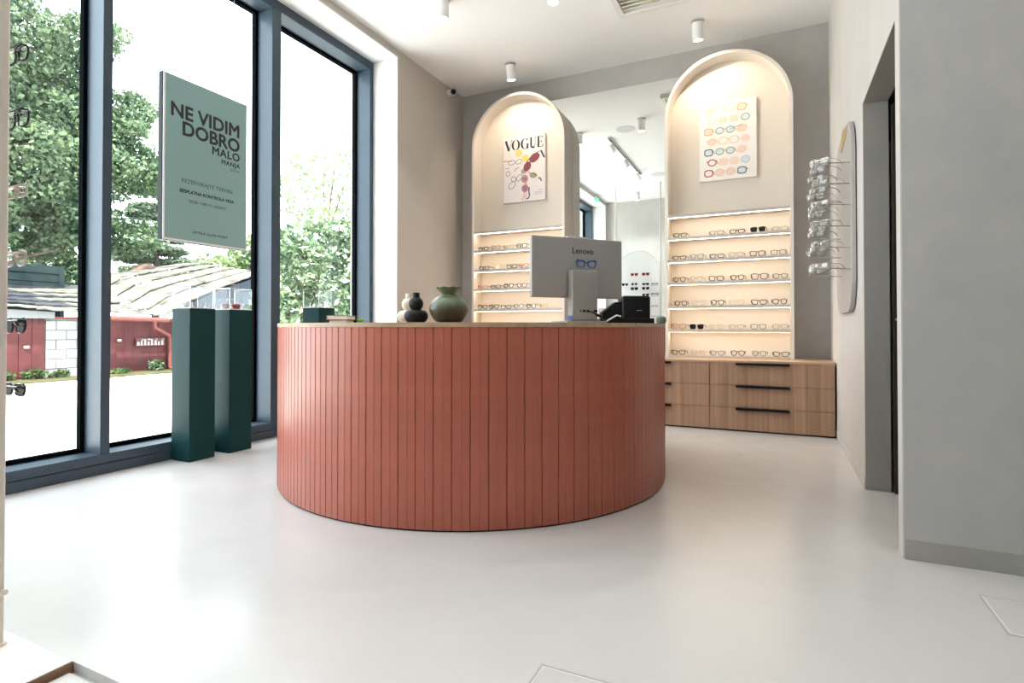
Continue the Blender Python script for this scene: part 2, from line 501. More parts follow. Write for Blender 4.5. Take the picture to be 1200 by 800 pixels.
# ------------------------------------------------------------------ eyewear builder
def rim_pts(cx, a, b, n_exp, lift, n=14):
    pts = []
    for k in range(n):
        t = 2 * PI * k / n
        c, s_ = math.cos(t), math.sin(t)
        x = a * math.copysign(abs(c) ** (2 / n_exp), c)
        z = b * math.copysign(abs(s_) ** (2 / n_exp), s_)
        sgn = 1 if cx > 0 else -1
        if z > 0:
            z += lift * max(0, x * sgn / a) * b
            x *= 1.06
        else:
            x *= 0.94
        pts.append((cx + x, 0.0, b + z))
    return pts

SHAPES = {'rectangular': (0.0255, 0.0165, 4.0, 0.10), 'square': (0.0255, 0.021, 3.6, 0.05),
          'round': (0.0235, 0.0225, 2.0, 0.0), 'cat-eye': (0.0265, 0.019, 2.8, 0.40), 'oversized': (0.029, 0.025, 3.0, 0.12)}
_proto = {}
def glasses(shape, colour, lens='clear', folded=False):
    key = (shape, colour, lens, folded)
    if key in _proto:
        return copy_tree(_proto[key])
    a, b, ne, lift = SHAPES[shape]
    thin = 0.0015 if colour == 'gold' else 0.0034
    root = empty('sunglasses' if lens != 'clear' else 'eyeglasses')
    fm = MB()
    cx = a + 0.0095
    for s in (-1, 1):
        fm.tube(rim_pts(s * cx, a, b, ne, lift), thin, 5, True)
    zt = b * 1.55
    fm.tube([(-0.0105, 0, zt), (-0.004, -0.001, zt + 0.003), (0.004, -0.001, zt + 0.003), (0.0105, 0, zt)], thin, 5)
    xe = cx + a
    for s in (-1, 1):
        fm.tube([(s * (xe - 0.002), 0, b * 1.62), (s * (xe + 0.005), 0.004, b * 1.66)], thin * 1.1, 5)
    fm.build('frame', GC[colour], root, smooth=True)
    lm = {'clear': M_LENS, 'dark': M_LENSD, 'red': M_LENSR}[lens]
    for s in (-1, 1):
        pts = [(x, z) for x, _, z in rim_pts(s * cx, a - 0.0008, b - 0.0008, ne, lift)]
        pts = [(x, z + 0.0008) for x, z in pts]
        MB().prism(pts, 0.0002, 0.0012).build('lens', lm, root)
        zt2 = b * 1.66
        if folded:
            yf = 0.012 if s > 0 else 0.018
            MB().tube([(s * (xe + 0.005), 0.004, zt2), (s * (xe + 0.003), yf, zt2), (-s * (xe - 0.035), yf, zt2 - 0.002), (-s * (xe - 0.012), yf, zt2 - 0.014)],
                      thin * 1.1, 5).build('temple', GC[colour], root)
            continue
        MB().tube([(s * (xe + 0.005), 0.004, zt2), (s * (xe + 0.006), 0.085, zt2 + 0.001), (s * (xe + 0.004), 0.115, zt2 - 0.006),
                   (s * (xe + 0.002), 0.134, zt2 - 0.022)], thin * 0.9, 5).build('temple', GC[colour], root)
    _proto[key] = root
    return root

ORD = ['first', 'second', 'third', 'fourth', 'fifth', 'sixth', 'seventh', 'eighth']
WORD = {'clear': 'pale beige', 'crystal': 'clear crystal', 'tortoise': 'brown tortoiseshell', 'gold': 'gold wire', 'blue': 'navy'}
def place_glasses(spec, loc, rz, where, group, tilt=0.0, folded=False):
    shape, colour, lens = spec
    g = glasses(shape, colour, lens, folded)
    g.location = loc; g.rotation_euler = (tilt, 0, rz)
    kind = 'eyeglasses' if lens == 'clear' else 'sunglasses'
    tag(g, f"{WORD.get(colour, colour)} {shape} {kind}, {where}", kind, group)
    return g

# ------------------------------------------------------------------ arched shelf units
YF, YBK = 5.487, 5.66
LZ = [1.940, 1.725, 1.507, 1.293, 1.065, 0.842]
def arch_outline(r, zc, z0, n=28):
    return [(-r, z0)] + [(-r * math.cos(PI * k / n), zc + r * math.sin(PI * k / n)) for k in range(n + 1)] + [(r, z0)]

def arch_unit(name, cx, label):
    root = empty(name, (cx, YF, 0.607))
    tag(root, label, 'display shelf', 'arched display shelves')
    zo = 0.607
    ro, ri = 0.556, 0.528
    o = [(x, z - zo) for x, z in arch_outline(ro, 2.905, 0.608)]
    q = [(x, z - zo) for x, z in arch_outline(ri, 2.905, 0.608)]
    MB().band(o, q, 0.0, YB - 0.010 - YF, 'XZ', False).build('arch_frame', M_BEIGER, root, smooth=True)
    p = [(x, z - zo) for x, z in arch_outline(ri - 0.0005, 2.905, 0.608)]
    MB().prism(p, YBK - YF, YBK - YF + 0.02).build('back_panel', M_BEIGE, root)
    for i, z in enumerate(LZ):
        sh = MB().box(-ri + .001, ri - .001, 0.006, YBK - YF - 0.001, z + 0.006 - zo, z + 0.030 - zo).build('shelf_board', M_SHELF, root)
        MB().box(-ri + .004, ri - .004, 0.006, 0.013, z - zo + 0.0022, z + 0.0060 - zo).build('front_lip', M_SHELF, sh)  # added lip, hides the glaring front face of the strip
        MB().box(-ri + .004, ri - .004, 0.0135, 0.028, z - zo + 0.0018, z + 0.0058 - zo).build('light_strip', M_LED, sh)
    MB().box(-ri + .001, ri - .001, 0.0, YBK - YF - 0.001, 0.001, 0.020).build('base_board', M_SHELF, root)
    return root
CL, CR = -2.554, -0.4115
arch_unit('arched_shelf', CL, 'cream arched shelf unit with lit shelves, left of the mirror, behind the monitor')
arch_unit('arched_shelf', CR, 'cream arched shelf unit with six lit shelves, right of the mirror above the drawers')

rows_r = [
    [(-0.83, 'rectangular', 'black'), (-0.502, 'rectangular', 'grey'), (-0.320, 'rectangular', 'black'), (-0.145, 'square', 'black', 'dark'), (0.038, 'rectangular', 'clear')],
    [(-0.838, 'rectangular', 'tortoise'), (-0.678, 'square', 'grey'), (-0.498, 'rectangular', 'black'), (-0.332, 'square', 'clear'), (-0.150, 'square', 'tortoise'), (0.022, 'square', 'grey')],
    [(-0.838, 'round', 'tortoise'), (-0.682, 'round', 'clear'), (-0.505, 'square', 'black'), (-0.322, 'round', 'black'), (-0.135, 'oversized', 'tortoise'), (0.036, 'round', 'grey')],
    [(-0.825, 'round', 'tortoise'), (-0.660, 'square', 'gold'), (-0.495, 'round', 'black'), (-0.325, 'square', 'gold'), (-0.140, 'cat-eye', 'black'), (0.030, 'round', 'tortoise')],
    [(-0.845, 'oversized', 'pink'), (-0.680, 'square', 'black', 'dark'), (-0.510, 'square', 'gold'), (-0.330, 'cat-eye', 'clear'), (-0.145, 'square', 'grey'), (0.032, 'square', 'clear')],
    [(-0.850, 'cat-eye', 'tortoise'), (-0.670, 'square', 'gold'), (-0.500, 'cat-eye', 'grey'), (-0.320, 'round', 'tortoise'), (-0.140, 'round', 'grey'), (0.036, 'cat-eye', 'tortoise')]]
SHELFW = ['top', 'second', 'third', 'fourth', 'fifth', 'bottom']
for ri_, row in enumerate(rows_r):
    z = (LZ[ri_ + 1] + 0.030) if ri_ < 5 else 0.627
    for k, it in enumerate(row):
        spec = (it[1], it[2], it[3] if len(it) > 3 else 'clear')
        place_glasses(spec, (it[0], YF + 0.028, z + 0.0038), R(random.uniform(-4, 4)),
                      f"{ORD[k]} from left on the {SHELFW[ri_]} row of the right arch", 'glasses on the right arch')
rows_l = [
    [(-2.975, 'rectangular', 'black'), (-2.82, 'round', 'grey'), (-2.66, 'cat-eye', 'clear'), (-2.50, 'square', 'black')],
    [(-2.965, 'rectangular', 'black'), (-2.76, 'square', 'gold'), (-2.62, 'square', 'black'), (-2.48, 'round', 'pink')],
    [(-2.98, 'rectangular', 'pink'), (-2.82, 'rectangular', 'blue'), (-2.66, 'round', 'black'), (-2.50, 'round', 'red')],
    [(-2.985, 'round', 'tortoise'), (-2.84, 'round', 'black'), (-2.69, 'rectangular', 'black'), (-2.54, 'round', 'grey'), (-2.39, 'round', 'tortoise'), (-2.235, 'square', 'gold')]]
for ri_, row in enumerate(rows_l):
    z = LZ[ri_ + 1] + 0.030
    for k, it in enumerate(row):
        place_glasses((it[1], it[2], 'clear'), (it[0], YF + 0.028, z + 0.0038), R(random.uniform(-4, 4)),
                      f"{ORD[k]} from left on the {SHELFW[ri_]} row of the left arch", 'glasses on the left arch')

# ------------------------------------------------------------------ art prints in the arches
def ring2d(mb, cx, cz, rx, rz, w, d0, d1, n=18, e=2.0, rot=0.0, start=0, end=None):
    def pt(t, k):
        c, s_ = math.cos(t), math.sin(t)
        x = (rx - k) * math.copysign(abs(c) ** (2 / e), c); z = (rz - k) * math.copysign(abs(s_) ** (2 / e), s_)
        return (cx + x * math.cos(rot) - z * math.sin(rot), cz + x * math.sin(rot) + z * math.cos(rot))
    o = [pt(2 * PI * i / n, 0) for i in range(n)]; q = [pt(2 * PI * i / n, w) for i in range(n)]
    mb.band(o, q, d0, d1)
def disc2d(mb, cx, cz, rx, rz, d0, d1, n=16, e=2.0, rot=0.0):
    p = []
    for i in range(n):
        t = 2 * PI * i / n
        c, s_ = math.cos(t), math.sin(t)
        x = rx * math.copysign(abs(c) ** (2 / e), c); z = rz * math.copysign(abs(s_) ** (2 / e), s_)
        p.append((cx + x * math.cos(rot) - z * math.sin(rot), cz + x * math.sin(rot) + z * math.cos(rot)))
    mb.prism(p, d0, d1)
def stroke2d(mb, pts, w, d0, d1):
    L, Rr = [], []
    for i, p in enumerate(pts):
        a = Vector(pts[max(0, i - 1)]); b = Vector(pts[min(len(pts) - 1, i + 1)])
        t = (b - a).normalized(); nrm = Vector((-t.y, t.x)) * w / 2
        L.append(tuple(Vector(p) + nrm)); Rr.append(tuple(Vector(p) - nrm))
    mb.prism(L + Rr[::-1], d0, d1)

INKS = {}
def ink(name, col):
    if name not in INKS:
        INKS[name] = simple('print ' + name, col, 0.6)
    return INKS[name]
ink('yellow', (0.80, 0.62, 0.18)); ink('wine', (0.24, 0.055, 0.07)); ink('rose', (0.62, 0.19, 0.19)); ink('olive', (0.36, 0.36, 0.20))
ink('navy', (0.03, 0.05, 0.13)); ink('grey', (0.16, 0.16, 0.17)); ink('coral', (0.72, 0.24, 0.14)); ink('mauve', (0.33, 0.20, 0.26))
ink('peach', (0.78, 0.50, 0.33)); ink('sky', (0.40, 0.50, 0.56)); ink('sage', (0.33, 0.38, 0.28)); ink('sand', (0.68, 0.55, 0.36)); ink('ochre', (0.66, 0.34, 0.10))
ink('brick', (0.42, 0.09, 0.05)); ink('paleblue', (0.62, 0.69, 0.72)); ink('blush', (0.80, 0.62, 0.52)); ink('slate', (0.12, 0.16, 0.20))

# fashion cover print
vp = empty('canvas_print', (-2.527, YBK - 0.031, 2.29))
tag(vp, 'pale pink magazine cover canvas with sunglasses drawings, hung in the left arch', 'picture', 'canvas prints in the arches')
MB().box(-0.253, 0.253, 0, 0.03, 0, 0.737).build('canvas', simple('pale pink canvas', (0.80, 0.74, 0.73), 0.75), vp, bevel=0.002)
D = (-0.0012, -0.0002)
def vogue_letters():
    m = MB(); zt, zb = 0.700, 0.585
    def st(p, w): stroke2d(m, p, w, *D)
    # V
    st([(-0.222, zt), (-0.183, zb)], 0.026); st([(-0.150, zt), (-0.181, zb)], 0.006); st([(-0.236, zt), (-0.200, zt)], 0.005); st([(-0.166, zt), (-0.136, zt)], 0.005)
    # O with thick sides
    cx, cz = -0.098, (zt + zb) / 2
    o, q = [], []
    for i in range(24):
        t = 2 * PI * i / 24
        o.append((cx + 0.052 * math.cos(t), cz + 0.060 * math.sin(t))); q.append((cx + 0.026 * math.cos(t), cz + 0.056 * math.sin(t)))
    m.band(o, q, *D)
    # G
    cx = 0.014
    o, q = [], []
    for i in range(20):
        t = R(40) + R(290) * i / 19
        o.append((cx + 0.052 * math.cos(t), cz + 0.060 * math.sin(t))); q.append((cx + 0.026 * math.cos(t), cz + 0.056 * math.sin(t)))
    m.band(o, q, *D, closed=False)
    st([(0.046, cz - 0.005), (0.046, zb + 0.002)], 0.020); st([(0.026, cz - 0.005), (0.064, cz - 0.005)], 0.005)
    # U
    st([(0.088, zt), (0.088, zb + 0.03), (0.094, zb + 0.010), (0.110, zb + 0.002), (0.128, zb + 0.008)], 0.020); st([(0.136, zt), (0.136, zb + 0.03), (0.128, zb + 0.008)], 0.006)
    st([(0.072, zt), (0.106, zt)], 0.005); st([(0.124, zt), (0.148, zt)], 0.005)
    # E
    st([(0.176, zt), (0.176, zb)], 0.022); st([(0.160, zt), (0.226, zt)], 0.006); st([(0.160, zb), (0.228, zb)], 0.006); st([(0.180, cz), (0.212, cz)], 0.005)
    st([(0.226, zt), (0.226, zt - 0.024)], 0.010); st([(0.228, zb), (0.228, zb + 0.026)], 0.010); st([(0.212, cz + 0.014), (0.212, cz - 0.014)], 0.006)
    return m
vogue_letters().build('title_lettering', M_INK, vp)
m = MB(); disc2d(m, -0.060, 0.545, 0.042, 0.042, *D); disc2d(m, 0.020, 0.478, 0.040, 0.044, *D); m.build('yellow_print', INKS['yellow'], vp)
m = MB(); disc2d(m, 0.130, 0.470, 0.068, 0.042, -0.0014, -0.0002, rot=R(32)); disc2d(m, 0.042, 0.385, 0.056, 0.042, -0.0014, -0.0002, rot=R(60))
stroke2d(m, [(0.0, 0.35), (0.04, 0.44), (0.11, 0.51), (0.19, 0.535)], 0.010, -0.0015, -0.0002); m.build('wine_print', INKS['wine'], vp)
m = MB(); ring2d(m, 0.010, 0.250, 0.042, 0.046, 0.012, *D); ring2d(m, 0.014, 0.145, 0.042, 0.044, 0.010, *D)
stroke2d(m, [(0.024, 0.205), (0.030, 0.190)], 0.014, *D); stroke2d(m, [(0.04, 0.330), (0.09, 0.30), (0.16, 0.27)], 0.010, *D); stroke2d(m, [(0.010, 0.1), (0.0, 0.05), (-0.02, 0.01)], 0.007, *D); stroke2d(m, [(0.03, 0.1), (0.026, 0.06), (0.012, 0.01)], 0.005, *D)
m.build('rose_print', INKS['rose'], vp)
m = MB(); disc2d(m, 0.0, 0.335, 0.034, 0.028, *D); disc2d(m, 0.112, 0.280, 0.044, 0.032, *D, rot=R(-12)); m.build('olive_print', INKS['olive'], vp)
m = MB(); disc2d(m, 0.014, 0.145, 0.031, 0.033, *D); disc2d(m, 0.010, 0.250, 0.028, 0.030, *D); m.build('mauve_print', INKS['mauve'], vp)
m = MB(); stroke2d(m, [(0.205, 0.545), (0.226, 0.50), (0.246, 0.46)], 0.020, *D); stroke2d(m, [(0.065, 0.15), (0.060, 0.11), (0.068, 0.07), (0.060, 0.035), (0.03, 0.025)], 0.013, *D)
stroke2d(m, [(0.175, 0.245), (0.200, 0.235), (0.212, 0.205)], 0.014, *D); m.build('navy_print', INKS['navy'], vp)
m = MB(); stroke2d(m, [(-0.25, 0.475), (-0.15, 0.468)], 0.010, *D); m.build('coral_print', INKS['coral'], vp)
m = MB()
for (x, z, rx, rz, ro) in [(-0.150, 0.450, 0.045, 0.028, 0.1), (-0.060, 0.450, 0.042, 0.026, 0.3), (-0.195, 0.330, 0.027, 0.030, 0), (-0.125, 0.262, 0.032, 0.032, 0), (-0.145, 0.195, 0.052, 0.034, 0.7), (-0.055, 0.270, 0.048, 0.028, 0.8)]:
    ring2d(m, x, z, rx, rz, 0.006, *D, rot=ro)
stroke2d(m, [(-0.235, 0.40), (-0.20, 0.385), (-0.175, 0.40)], 0.005, *D); stroke2d(m, [(-0.115, 0.345), (-0.100, 0.375), (-0.060, 0.385)], 0.007, *D)
for z in (0.115, 0.09, 0.072):
    stroke2d(m, [(0.12 if z < 0.1 else 0.17, z), (0.225, z)], 0.003, *D)
m.build('grey_line_print', INKS['grey'], vp)['kind'] = 'stuff'

# eyewear pattern print
pp = empty('canvas_print', (-0.409, YBK - 0.031, 2.295))
tag(pp, 'white canvas with rows of pastel eyeglasses drawings, hung in the right arch', 'picture', 'canvas prints in the arches')
MB().box(-0.253, 0.253, 0, 0.03, 0, 0.745).build('canvas', simple('white canvas', (0.82, 0.78, 0.74), 0.75), pp, bevel=0.002)
pat = {k: MB() for k in INKS}
cells = [
    ('peach', 'sand', 'ochre'), ('sand', 'blush', 'sage'), ('ochre', 'sage', 'peach'), ('peach', 'sand', 'blush'),
    ('slate', 'sage', 'blush'), ('brick', 'blush', 'sky'), ('brick', 'peach', 'slate')]
for r_, row in enumerate(cells):
    zc = 0.672 - r_ * 0.100
    for c_, colr in enumerate(row):
        xc = -0.205 + c_ * 0.195 + (0.020 if r_ % 2 else -0.012)
        e = 2.0 if (r_ + c_) % 2 else 3.2
        for s in (-1, 1):
            x = xc + s * 0.047
            if abs(x) > 0.208: continue
            w = 0.010 if colr in ('brick', 'slate', 'sage') else 0.007
            ring2d(pat[colr], x, zc, 0.041, 0.035, w, *D, e=e)
            if colr in ('peach', 'sage', 'blush', 'sky', 'ochre', 'slate'):
                disc2d(pat['paleblue' if colr in ('sky', 'slate', 'sage') else 'blush'], x, zc, 0.033, 0.027, -0.0009, -0.0002, e=e)
        if abs(xc) < 0.205:
            stroke2d(pat[colr], [(xc - 0.008, zc + 0.010), (xc + 0.008, zc + 0.010)], 0.008, *D)
        if abs(xc + 0.09) < 0.22:
            stroke2d(pat[colr], [(xc + 0.086, zc + 0.018), (xc + 0.103, zc - 0.02)], 0.005, *D)
stroke2d(pat['sage'], [(0.02, 0.475), (0.07, 0.49), (0.13, 0.495)], 0.007, *D)
for k, mbp in pat.items():
    if mbp.v:
        mbp.build(k + '_print', INKS[k], pp)['kind'] = 'stuff'

# ------------------------------------------------------------------ drawer cabinets and worktop
CW = 0.9525
x1 = 0.425
YC = 5.137
units = [(x1 - CW * (k + 1), x1 - CW * k) for k in range(2)]
cablab = ['oak drawer unit with three long drawers at right end beside the wall', 'oak drawer unit mostly hidden behind the terracotta counter']
for k, (a, b) in enumerate(units):
    cx = (a + b) / 2
    root = empty('drawer_cabinet', (cx, YC, 0))
    tag(root, cablab[k], 'cabinet', 'drawer cabinets under the arches')
    w = CW / 2
    MB().box(-w + .001, w - .001, 0.022, YB - 0.02 - YC, 0.012, 0.586).build('body', M_DRAW, root)
    MB().box(-w + .001, w - .001, 0.030, 0.06, 0.0, 0.013).build('kickboard', M_BLACKM, root)
    for i in range(3):
        z0 = 0.014 + i * 0.1915; z1 = z0 + 0.1885
        d = MB().box(-w + .0025, w - .0025, 0.0, 0.020, z0, z1).build('drawer', M_DRAW, root, bevel=0.001)
        hx0, hx1 = (-0.265, 0.150)
        MB().box(hx0, hx1, -0.026, 0.004, z1 - 0.006, z1 + 0.001).box(hx0, hx1, -0.026, -0.022, z1 - 0.018, z1 - 0.006).build('handle', M_BLACK, d)
wt = B('worktop', M_OAK, x1 - 2 * CW - 0.001, x1 + 0.001, YC - 0.004, YB - 0.012, 0.5865, 0.606, bevel=0.0015)
tag(wt, 'oak worktop on the drawer cabinets carrying the arched shelves', 'worktop')
pl = B('plinth', M_DRAW, XW + 0.02, x1 - 2 * CW - 0.006, YC + 0.0, YB - 0.012, 0.0, 0.606)
tag(pl, 'oak plinth cupboard under the left arch, hidden behind the counter', 'cabinet')

# ------------------------------------------------------------------ round reception counter
CX, CY, CRAD = -1.754, 3.146, 1.177
ct = empty('reception_counter', (CX, CY, 0))
tag(ct, 'round terracotta slatted reception counter with a thin oak top', 'counter')
NB = 92
A0, A1 = 118, 118 + 304          # degrees covered by the front
step = 2 * PI / NB
def plank_mesh():
    m = MB(); h = step / 2 * 0.985; z0, z1 = 0.008, 0.889
    sect = [(-h, -0.012), (-h, -0.0035), (-h * 0.94, 0.0), (-h * 0.06, 0.0), (-h * 0.03, 0.0016), (h * 0.03, 0.0016), (h * 0.06, 0.0), (h * 0.94, 0.0), (h, -0.0035), (h, -0.012)]
    pts = [((CRAD + d) * math.cos(a), (CRAD + d) * math.sin(a)) for a, d in sect]
    m.prism(pts, z0, z1, 'XY')
    return m
pm = plank_mesh().build('board', M_TERRA, ct)
first = True
k = 0
while True:
    ang = R(A0) + step * (k + 0.5)
    if ang > R(A1): break
    o = pm if k == 0 else pm.copy()
    if k: COL.objects.link(o); o.parent = ct
    o.rotation_euler = (0, 0, ang)
    k += 1
aend = R(A0) + step * k
def arc(r, a0, a1, n=90):
    return [(r * math.cos(a0 + (a1 - a0) * i / n), r * math.sin(a0 + (a1 - a0) * i / n)) for i in range(n + 1)]
MB().band(arc(CRAD - 0.013, R(A0), aend), arc(CRAD - 0.04, R(A0), aend), 0.012, 0.889, 'XY', False).build('backing', M_TERRA_IN, ct, smooth=True)
MB().band(arc(CRAD - 0.006, R(A0), aend), arc(CRAD - 0.04, R(A0), aend), 0.0, 0.0075, 'XY', False).build('kick_strip', M_BLACKM, ct, smooth=True)
MB().band(arc(CRAD + 0.004, R(A0), aend), arc(0.60, R(A0), aend), 0.8895, 0.910, 'XY', False).build('top', M_OAK, ct, smooth=True)
MB().band(arc(0.66, R(A0), aend), arc(0.64, R(A0), aend), 0.0, 0.889, 'XY', False).build('inner_panel', M_OAK, ct, smooth=True)
ZT = 0.9105

# ------------------------------------------------------------------ computer on the counter
mo = empty('computer', (-0.965, 2.847, ZT), math.atan2(0.75, 0.66))
tag(mo, 'silver grey all-in-one computer seen from behind on the counter', 'computer')
# local x runs along the screen, local -y is the back that faces us
dz = -ZT
bk = MB().box(-0.277, 0.277, -0.016, 0.014, 1.045 + dz, 1.367 + dz).build('housing', M_GREYPL, mo, bevel=0.006)
MB().box(-0.270, 0.270, 0.0145, 0.017, 1.052 + dz, 1.360 + dz).build('screen', M_SCREEN, mo)
MB().box(-0.065, 0.075, -0.012, 0.004, 1.367 + dz, 1.374 + dz).build('camera_bar', M_GREYPLL, mo)
text_mesh('maker_name', 'Lenovo', 0.044, M_INK, mo, (-0.040, -0.0168, 1.283 + dz), (R(90), 0, 0), 'LEFT', 0.0004)
gl = MB()
for s in (-1, 1):
    pts_o = [(0.048 + p[0] * 1.0, p[2]) for p in rim_pts(s * 0.0345, 0.029, 0.0205, 2.6, 0.45, 18)]
    pts_i = [(0.048 + p[0] * 1.0, p[2] + 0.004) for p in rim_pts(s * 0.0345, 0.020, 0.0150, 2.2, 0.15, 18)]
    gl.band(pts_o, pts_i, -0.0175, -0.0163)
gl.prism([(0.040, 0.024), (0.056, 0.024), (0.056, 0.031), (0.040, 0.031)], -0.0175, -0.0163)
g_ = gl.build('eyeglasses_sticker', M_BLUE, mo); g_.location = (0, 0, 1.208 + dz)
MB().box(-0.068, 0.088, -0.070, -0.017, 0.012, 0.280).build('stand_column', M_GREYPL, mo, bevel=0.008)
MB().box(-0.110, 0.130, -0.090, 0.090, 0.0, 0.012).build('stand_foot', M_GREYPL, mo, bevel=0.003)
MB().box(-0.0705, -0.0682, -0.066, -0.030, 0.014, 0.040).build('blue_sticker', M_BLUE, mo)
pt = MB()
for x, w in ((-0.008, 0.004), (0.010, 0.012), (0.033, 0.012), (0.075, 0.022)):
    pt.box(x - .015, x - .015 + w, -0.075, -0.068, 0.058, 0.070)
pt.build('port', M_BLACK, mo)
MB().tube([(0.022, -0.073, 0.064), (0.036, -0.093, 0.058), (0.060, -0.10, 0.044), (0.085, -0.10, 0.038), (0.100, -0.09, 0.02), (0.145, -0.06, 0.013)], 0.003, 5).tube([(0.060, -0.10, 0.044), (0.085, -0.10, 0.036)], 0.0075, 6).build('cable', M_BLACK, mo)

# card printer, papers, little plant at the right of the computer
pr = empty('receipt_printer', (-0.750, 3.215, ZT), R(24))
tag(pr, 'black receipt printer with a slanted lid, right of the computer', 'printer')
MB().box(-0.075, 0.085, -0.08, 0.08, 0.0, 0.158).build('body', M_BLACK, pr, bevel=0.014, segs=3)
MB().prism([(-0.185, 0.03), (-0.075, 0.03), (-0.075, 0.125), (-0.110, 0.122), (-0.185, 0.062)], -0.06, 0.06).build('paper_lid', M_BLACKM, pr, bevel=0.004)
MB().box(-0.20, 0.105, -0.085, 0.085, 0.0, 0.030).build('base', M_BLACK, pr, bevel=0.004)
MB().box(0.005, 0.035, -0.0812, -0.0795, 0.072, 0.075).build('maker_mark', M_GREYPLL, pr)
pa = empty('leaflet', (-0.960, 3.370, ZT), R(16))
tag(pa, 'small leaning white leaflet with pink print between computer and printer', 'leaflet')
MB().box(-0.03, 0.03, -0.006, 0.022, 0.0, 0.014).build('stand', M_BLACK, pa)
lf = MB().box(-0.042, 0.042, 0.0, 0.003, 0.016, 0.100).build('sheet', M_PAPER, pa); lf.rotation_euler = (R(-12), 0, 0); lf.location = (0, 0, 0.001)
MB().box(-0.038, 0.010, -0.0008, 0.0, 0.068, 0.080).box(-0.018, -0.006, -0.0008, 0.0, 0.058, 0.094).build('pink_print', M_PINK, lf)
MB().prism([(-0.036, 0.044), (-0.01, 0.052), (0.014, 0.036), (-0.01, 0.044)], -0.0008, 0.0).build('dark_print', M_INK, lf)
cb = MB().tube([(-0.872, 2.965, ZT + 0.006), (-0.850, 2.985, ZT + 0.008), (-0.825, 3.01, ZT + 0.026), (-0.800, 3.04, ZT + 0.045), (-0.785, 3.07, ZT + 0.04)], 0.0045, 6).build('power_cable', M_WHITEP)
tag(cb, 'thin white cable looping over the counter in front of the printer', 'cable')
cup = MB().lathe([(0.016, 0), (0.02, 0.004), (0.019, 0.03), (0.021, 0.036), (0.017, 0.036)], 16).build('cup', M_WHITEP, smooth=True)
cup.location = (-0.735, 3.56, ZT); tag(cup, 'tiny white cup on the counter right of the printer', 'cup')
pb = MB().lathe([(0.0, 0), (0.026, 0.002), (0.034, 0.02), (0.030, 0.04), (0.018, 0.048), (0.0, 0.05)], 16).build('pebble_ornament', simple('grey green stone', (0.12, 0.17, 0.13), 0.4), smooth=True)
pb.location = (-0.655, 3.57, ZT); tag(pb, 'small grey green stone ornament at the right edge of the counter', 'ornament')

# ------------------------------------------------------------------ vases on the counter
def vase(name, prof, mat, loc, label, sc_=1.0, handles=None):
    o = MB().lathe([(r * sc_, z * sc_) for r, z in prof], 36).build(name, mat, smooth=True)
    o.location = loc
    tag(o, label, 'vase', 'vases on the counter')
    return o
def bulb(zc, ry, rx, n=9, a0=-75, a1=75):
    return [(rx * math.cos(R(a0 + (a1 - a0) * i / n)), zc + ry * math.sin(R(a0 + (a1 - a0) * i / n))) for i in range(n + 1)]
def dbl():
    p = [(0.0, 0.0), (0.034, 0.0), (0.046, 0.004)]
    for i in range(9):
        t = R(-52 + 104 * i / 8); p.append((0.022 + 0.037 * math.cos(t), 0.033 + 0.034 * math.sin(t)))
    p += [(0.026, 0.064)]
    for i in range(9):
        t = R(-50 + 108 * i / 8); p.append((0.036 * math.cos(t), 0.094 + 0.035 * math.sin(t)))
    p += [(0.0175, 0.127), (0.017, 0.148), (0.013, 0.149), (0.012, 0.13), (0.0, 0.13)]
    return p
vase('vase', dbl(), M_VBLACK, (-1.607, 2.28, ZT), 'black double-bulb vase standing in front of the cream vase')
vase('vase', dbl(), M_VWHITE, (-1.73, 2.39, ZT), 'cream double-bulb vase half hidden behind the black vase', 1.03)
gp = [(0.0, 0.0), (0.055, 0.0), (0.072, 0.010), (0.092, 0.045), (0.0965, 0.062), (0.093, 0.078), (0.078, 0.104), (0.054, 0.122), (0.036, 0.127), (0.033, 0.130),
      (0.038, 0.138), (0.056, 0.154), (0.063, 0.162), (0.060, 0.162), (0.036, 0.142), (0.028, 0.13), (0.0, 0.12)]
gp = [(r, z * 1.06) for r, z in gp]
gv = vase('vase', gp, M_VGREEN, (-1.437, 2.31, ZT), 'wide green glazed vase with a flared ruffled neck')
md = gv.modifiers.new('bev', 'SUBSURF'); md.levels = 1; md.render_levels = 1
for v in gv.data.vertices:
    if v.co.z > 0.150:
        a = math.atan2(v.co.y, v.co.x); v.co.z += 0.003 * math.cos(9 * a)
    elif v.co.z < 0.128 and v.co.z > 0.02:
        a = math.atan2(v.co.y, v.co.x); f = 1 + 0.012 * math.cos(18 * a); v.co.x *= f; v.co.y *= f

# books and a sprig on the counter left
def book(name, cx, cy, z, w, d, h, rz, cover, label):
    r_ = empty(name, (cx, cy, z), rz)
    tag(r_, label, 'book', 'books on the counter')
    MB().box(-w / 2, w / 2, -d / 2, d / 2, 0, 0.003).box(-w / 2, w / 2, -d / 2, d / 2, h - 0.003, h).box(-w / 2, -w / 2 + 0.003, -d / 2, d / 2, 0.003, h - 0.003).build('cover', cover, r_)
    MB().box(-w / 2 + 0.003, w / 2 - 0.004, -d / 2 + 0.004, d / 2 - 0.004, 0.003, h - 0.003).build('page_block', M_PAPER, r_)
    return r_
book('book', -2.135, 2.335, ZT, 0.10, 0.13, 0.018, R(26), M_BLACK, 'black covered book lying at the bottom of the pair on the counter')
book('book', -2.135, 2.335, ZT + 0.0182, 0.115, 0.13, 0.024, R(22), simple('tan cover', (0.38, 0.25, 0.18), 0.6), 'tan covered book lying on top of the black book')
sp = empty('plant_sprig', (-2.045, 2.385, ZT))
tag(sp, 'small bright green leaf sprig beside the books on the counter', 'plant')
lfm = leafy('bright leaf', (0.12, 0.30, 0.03), (0.22, 0.45, 0.06))
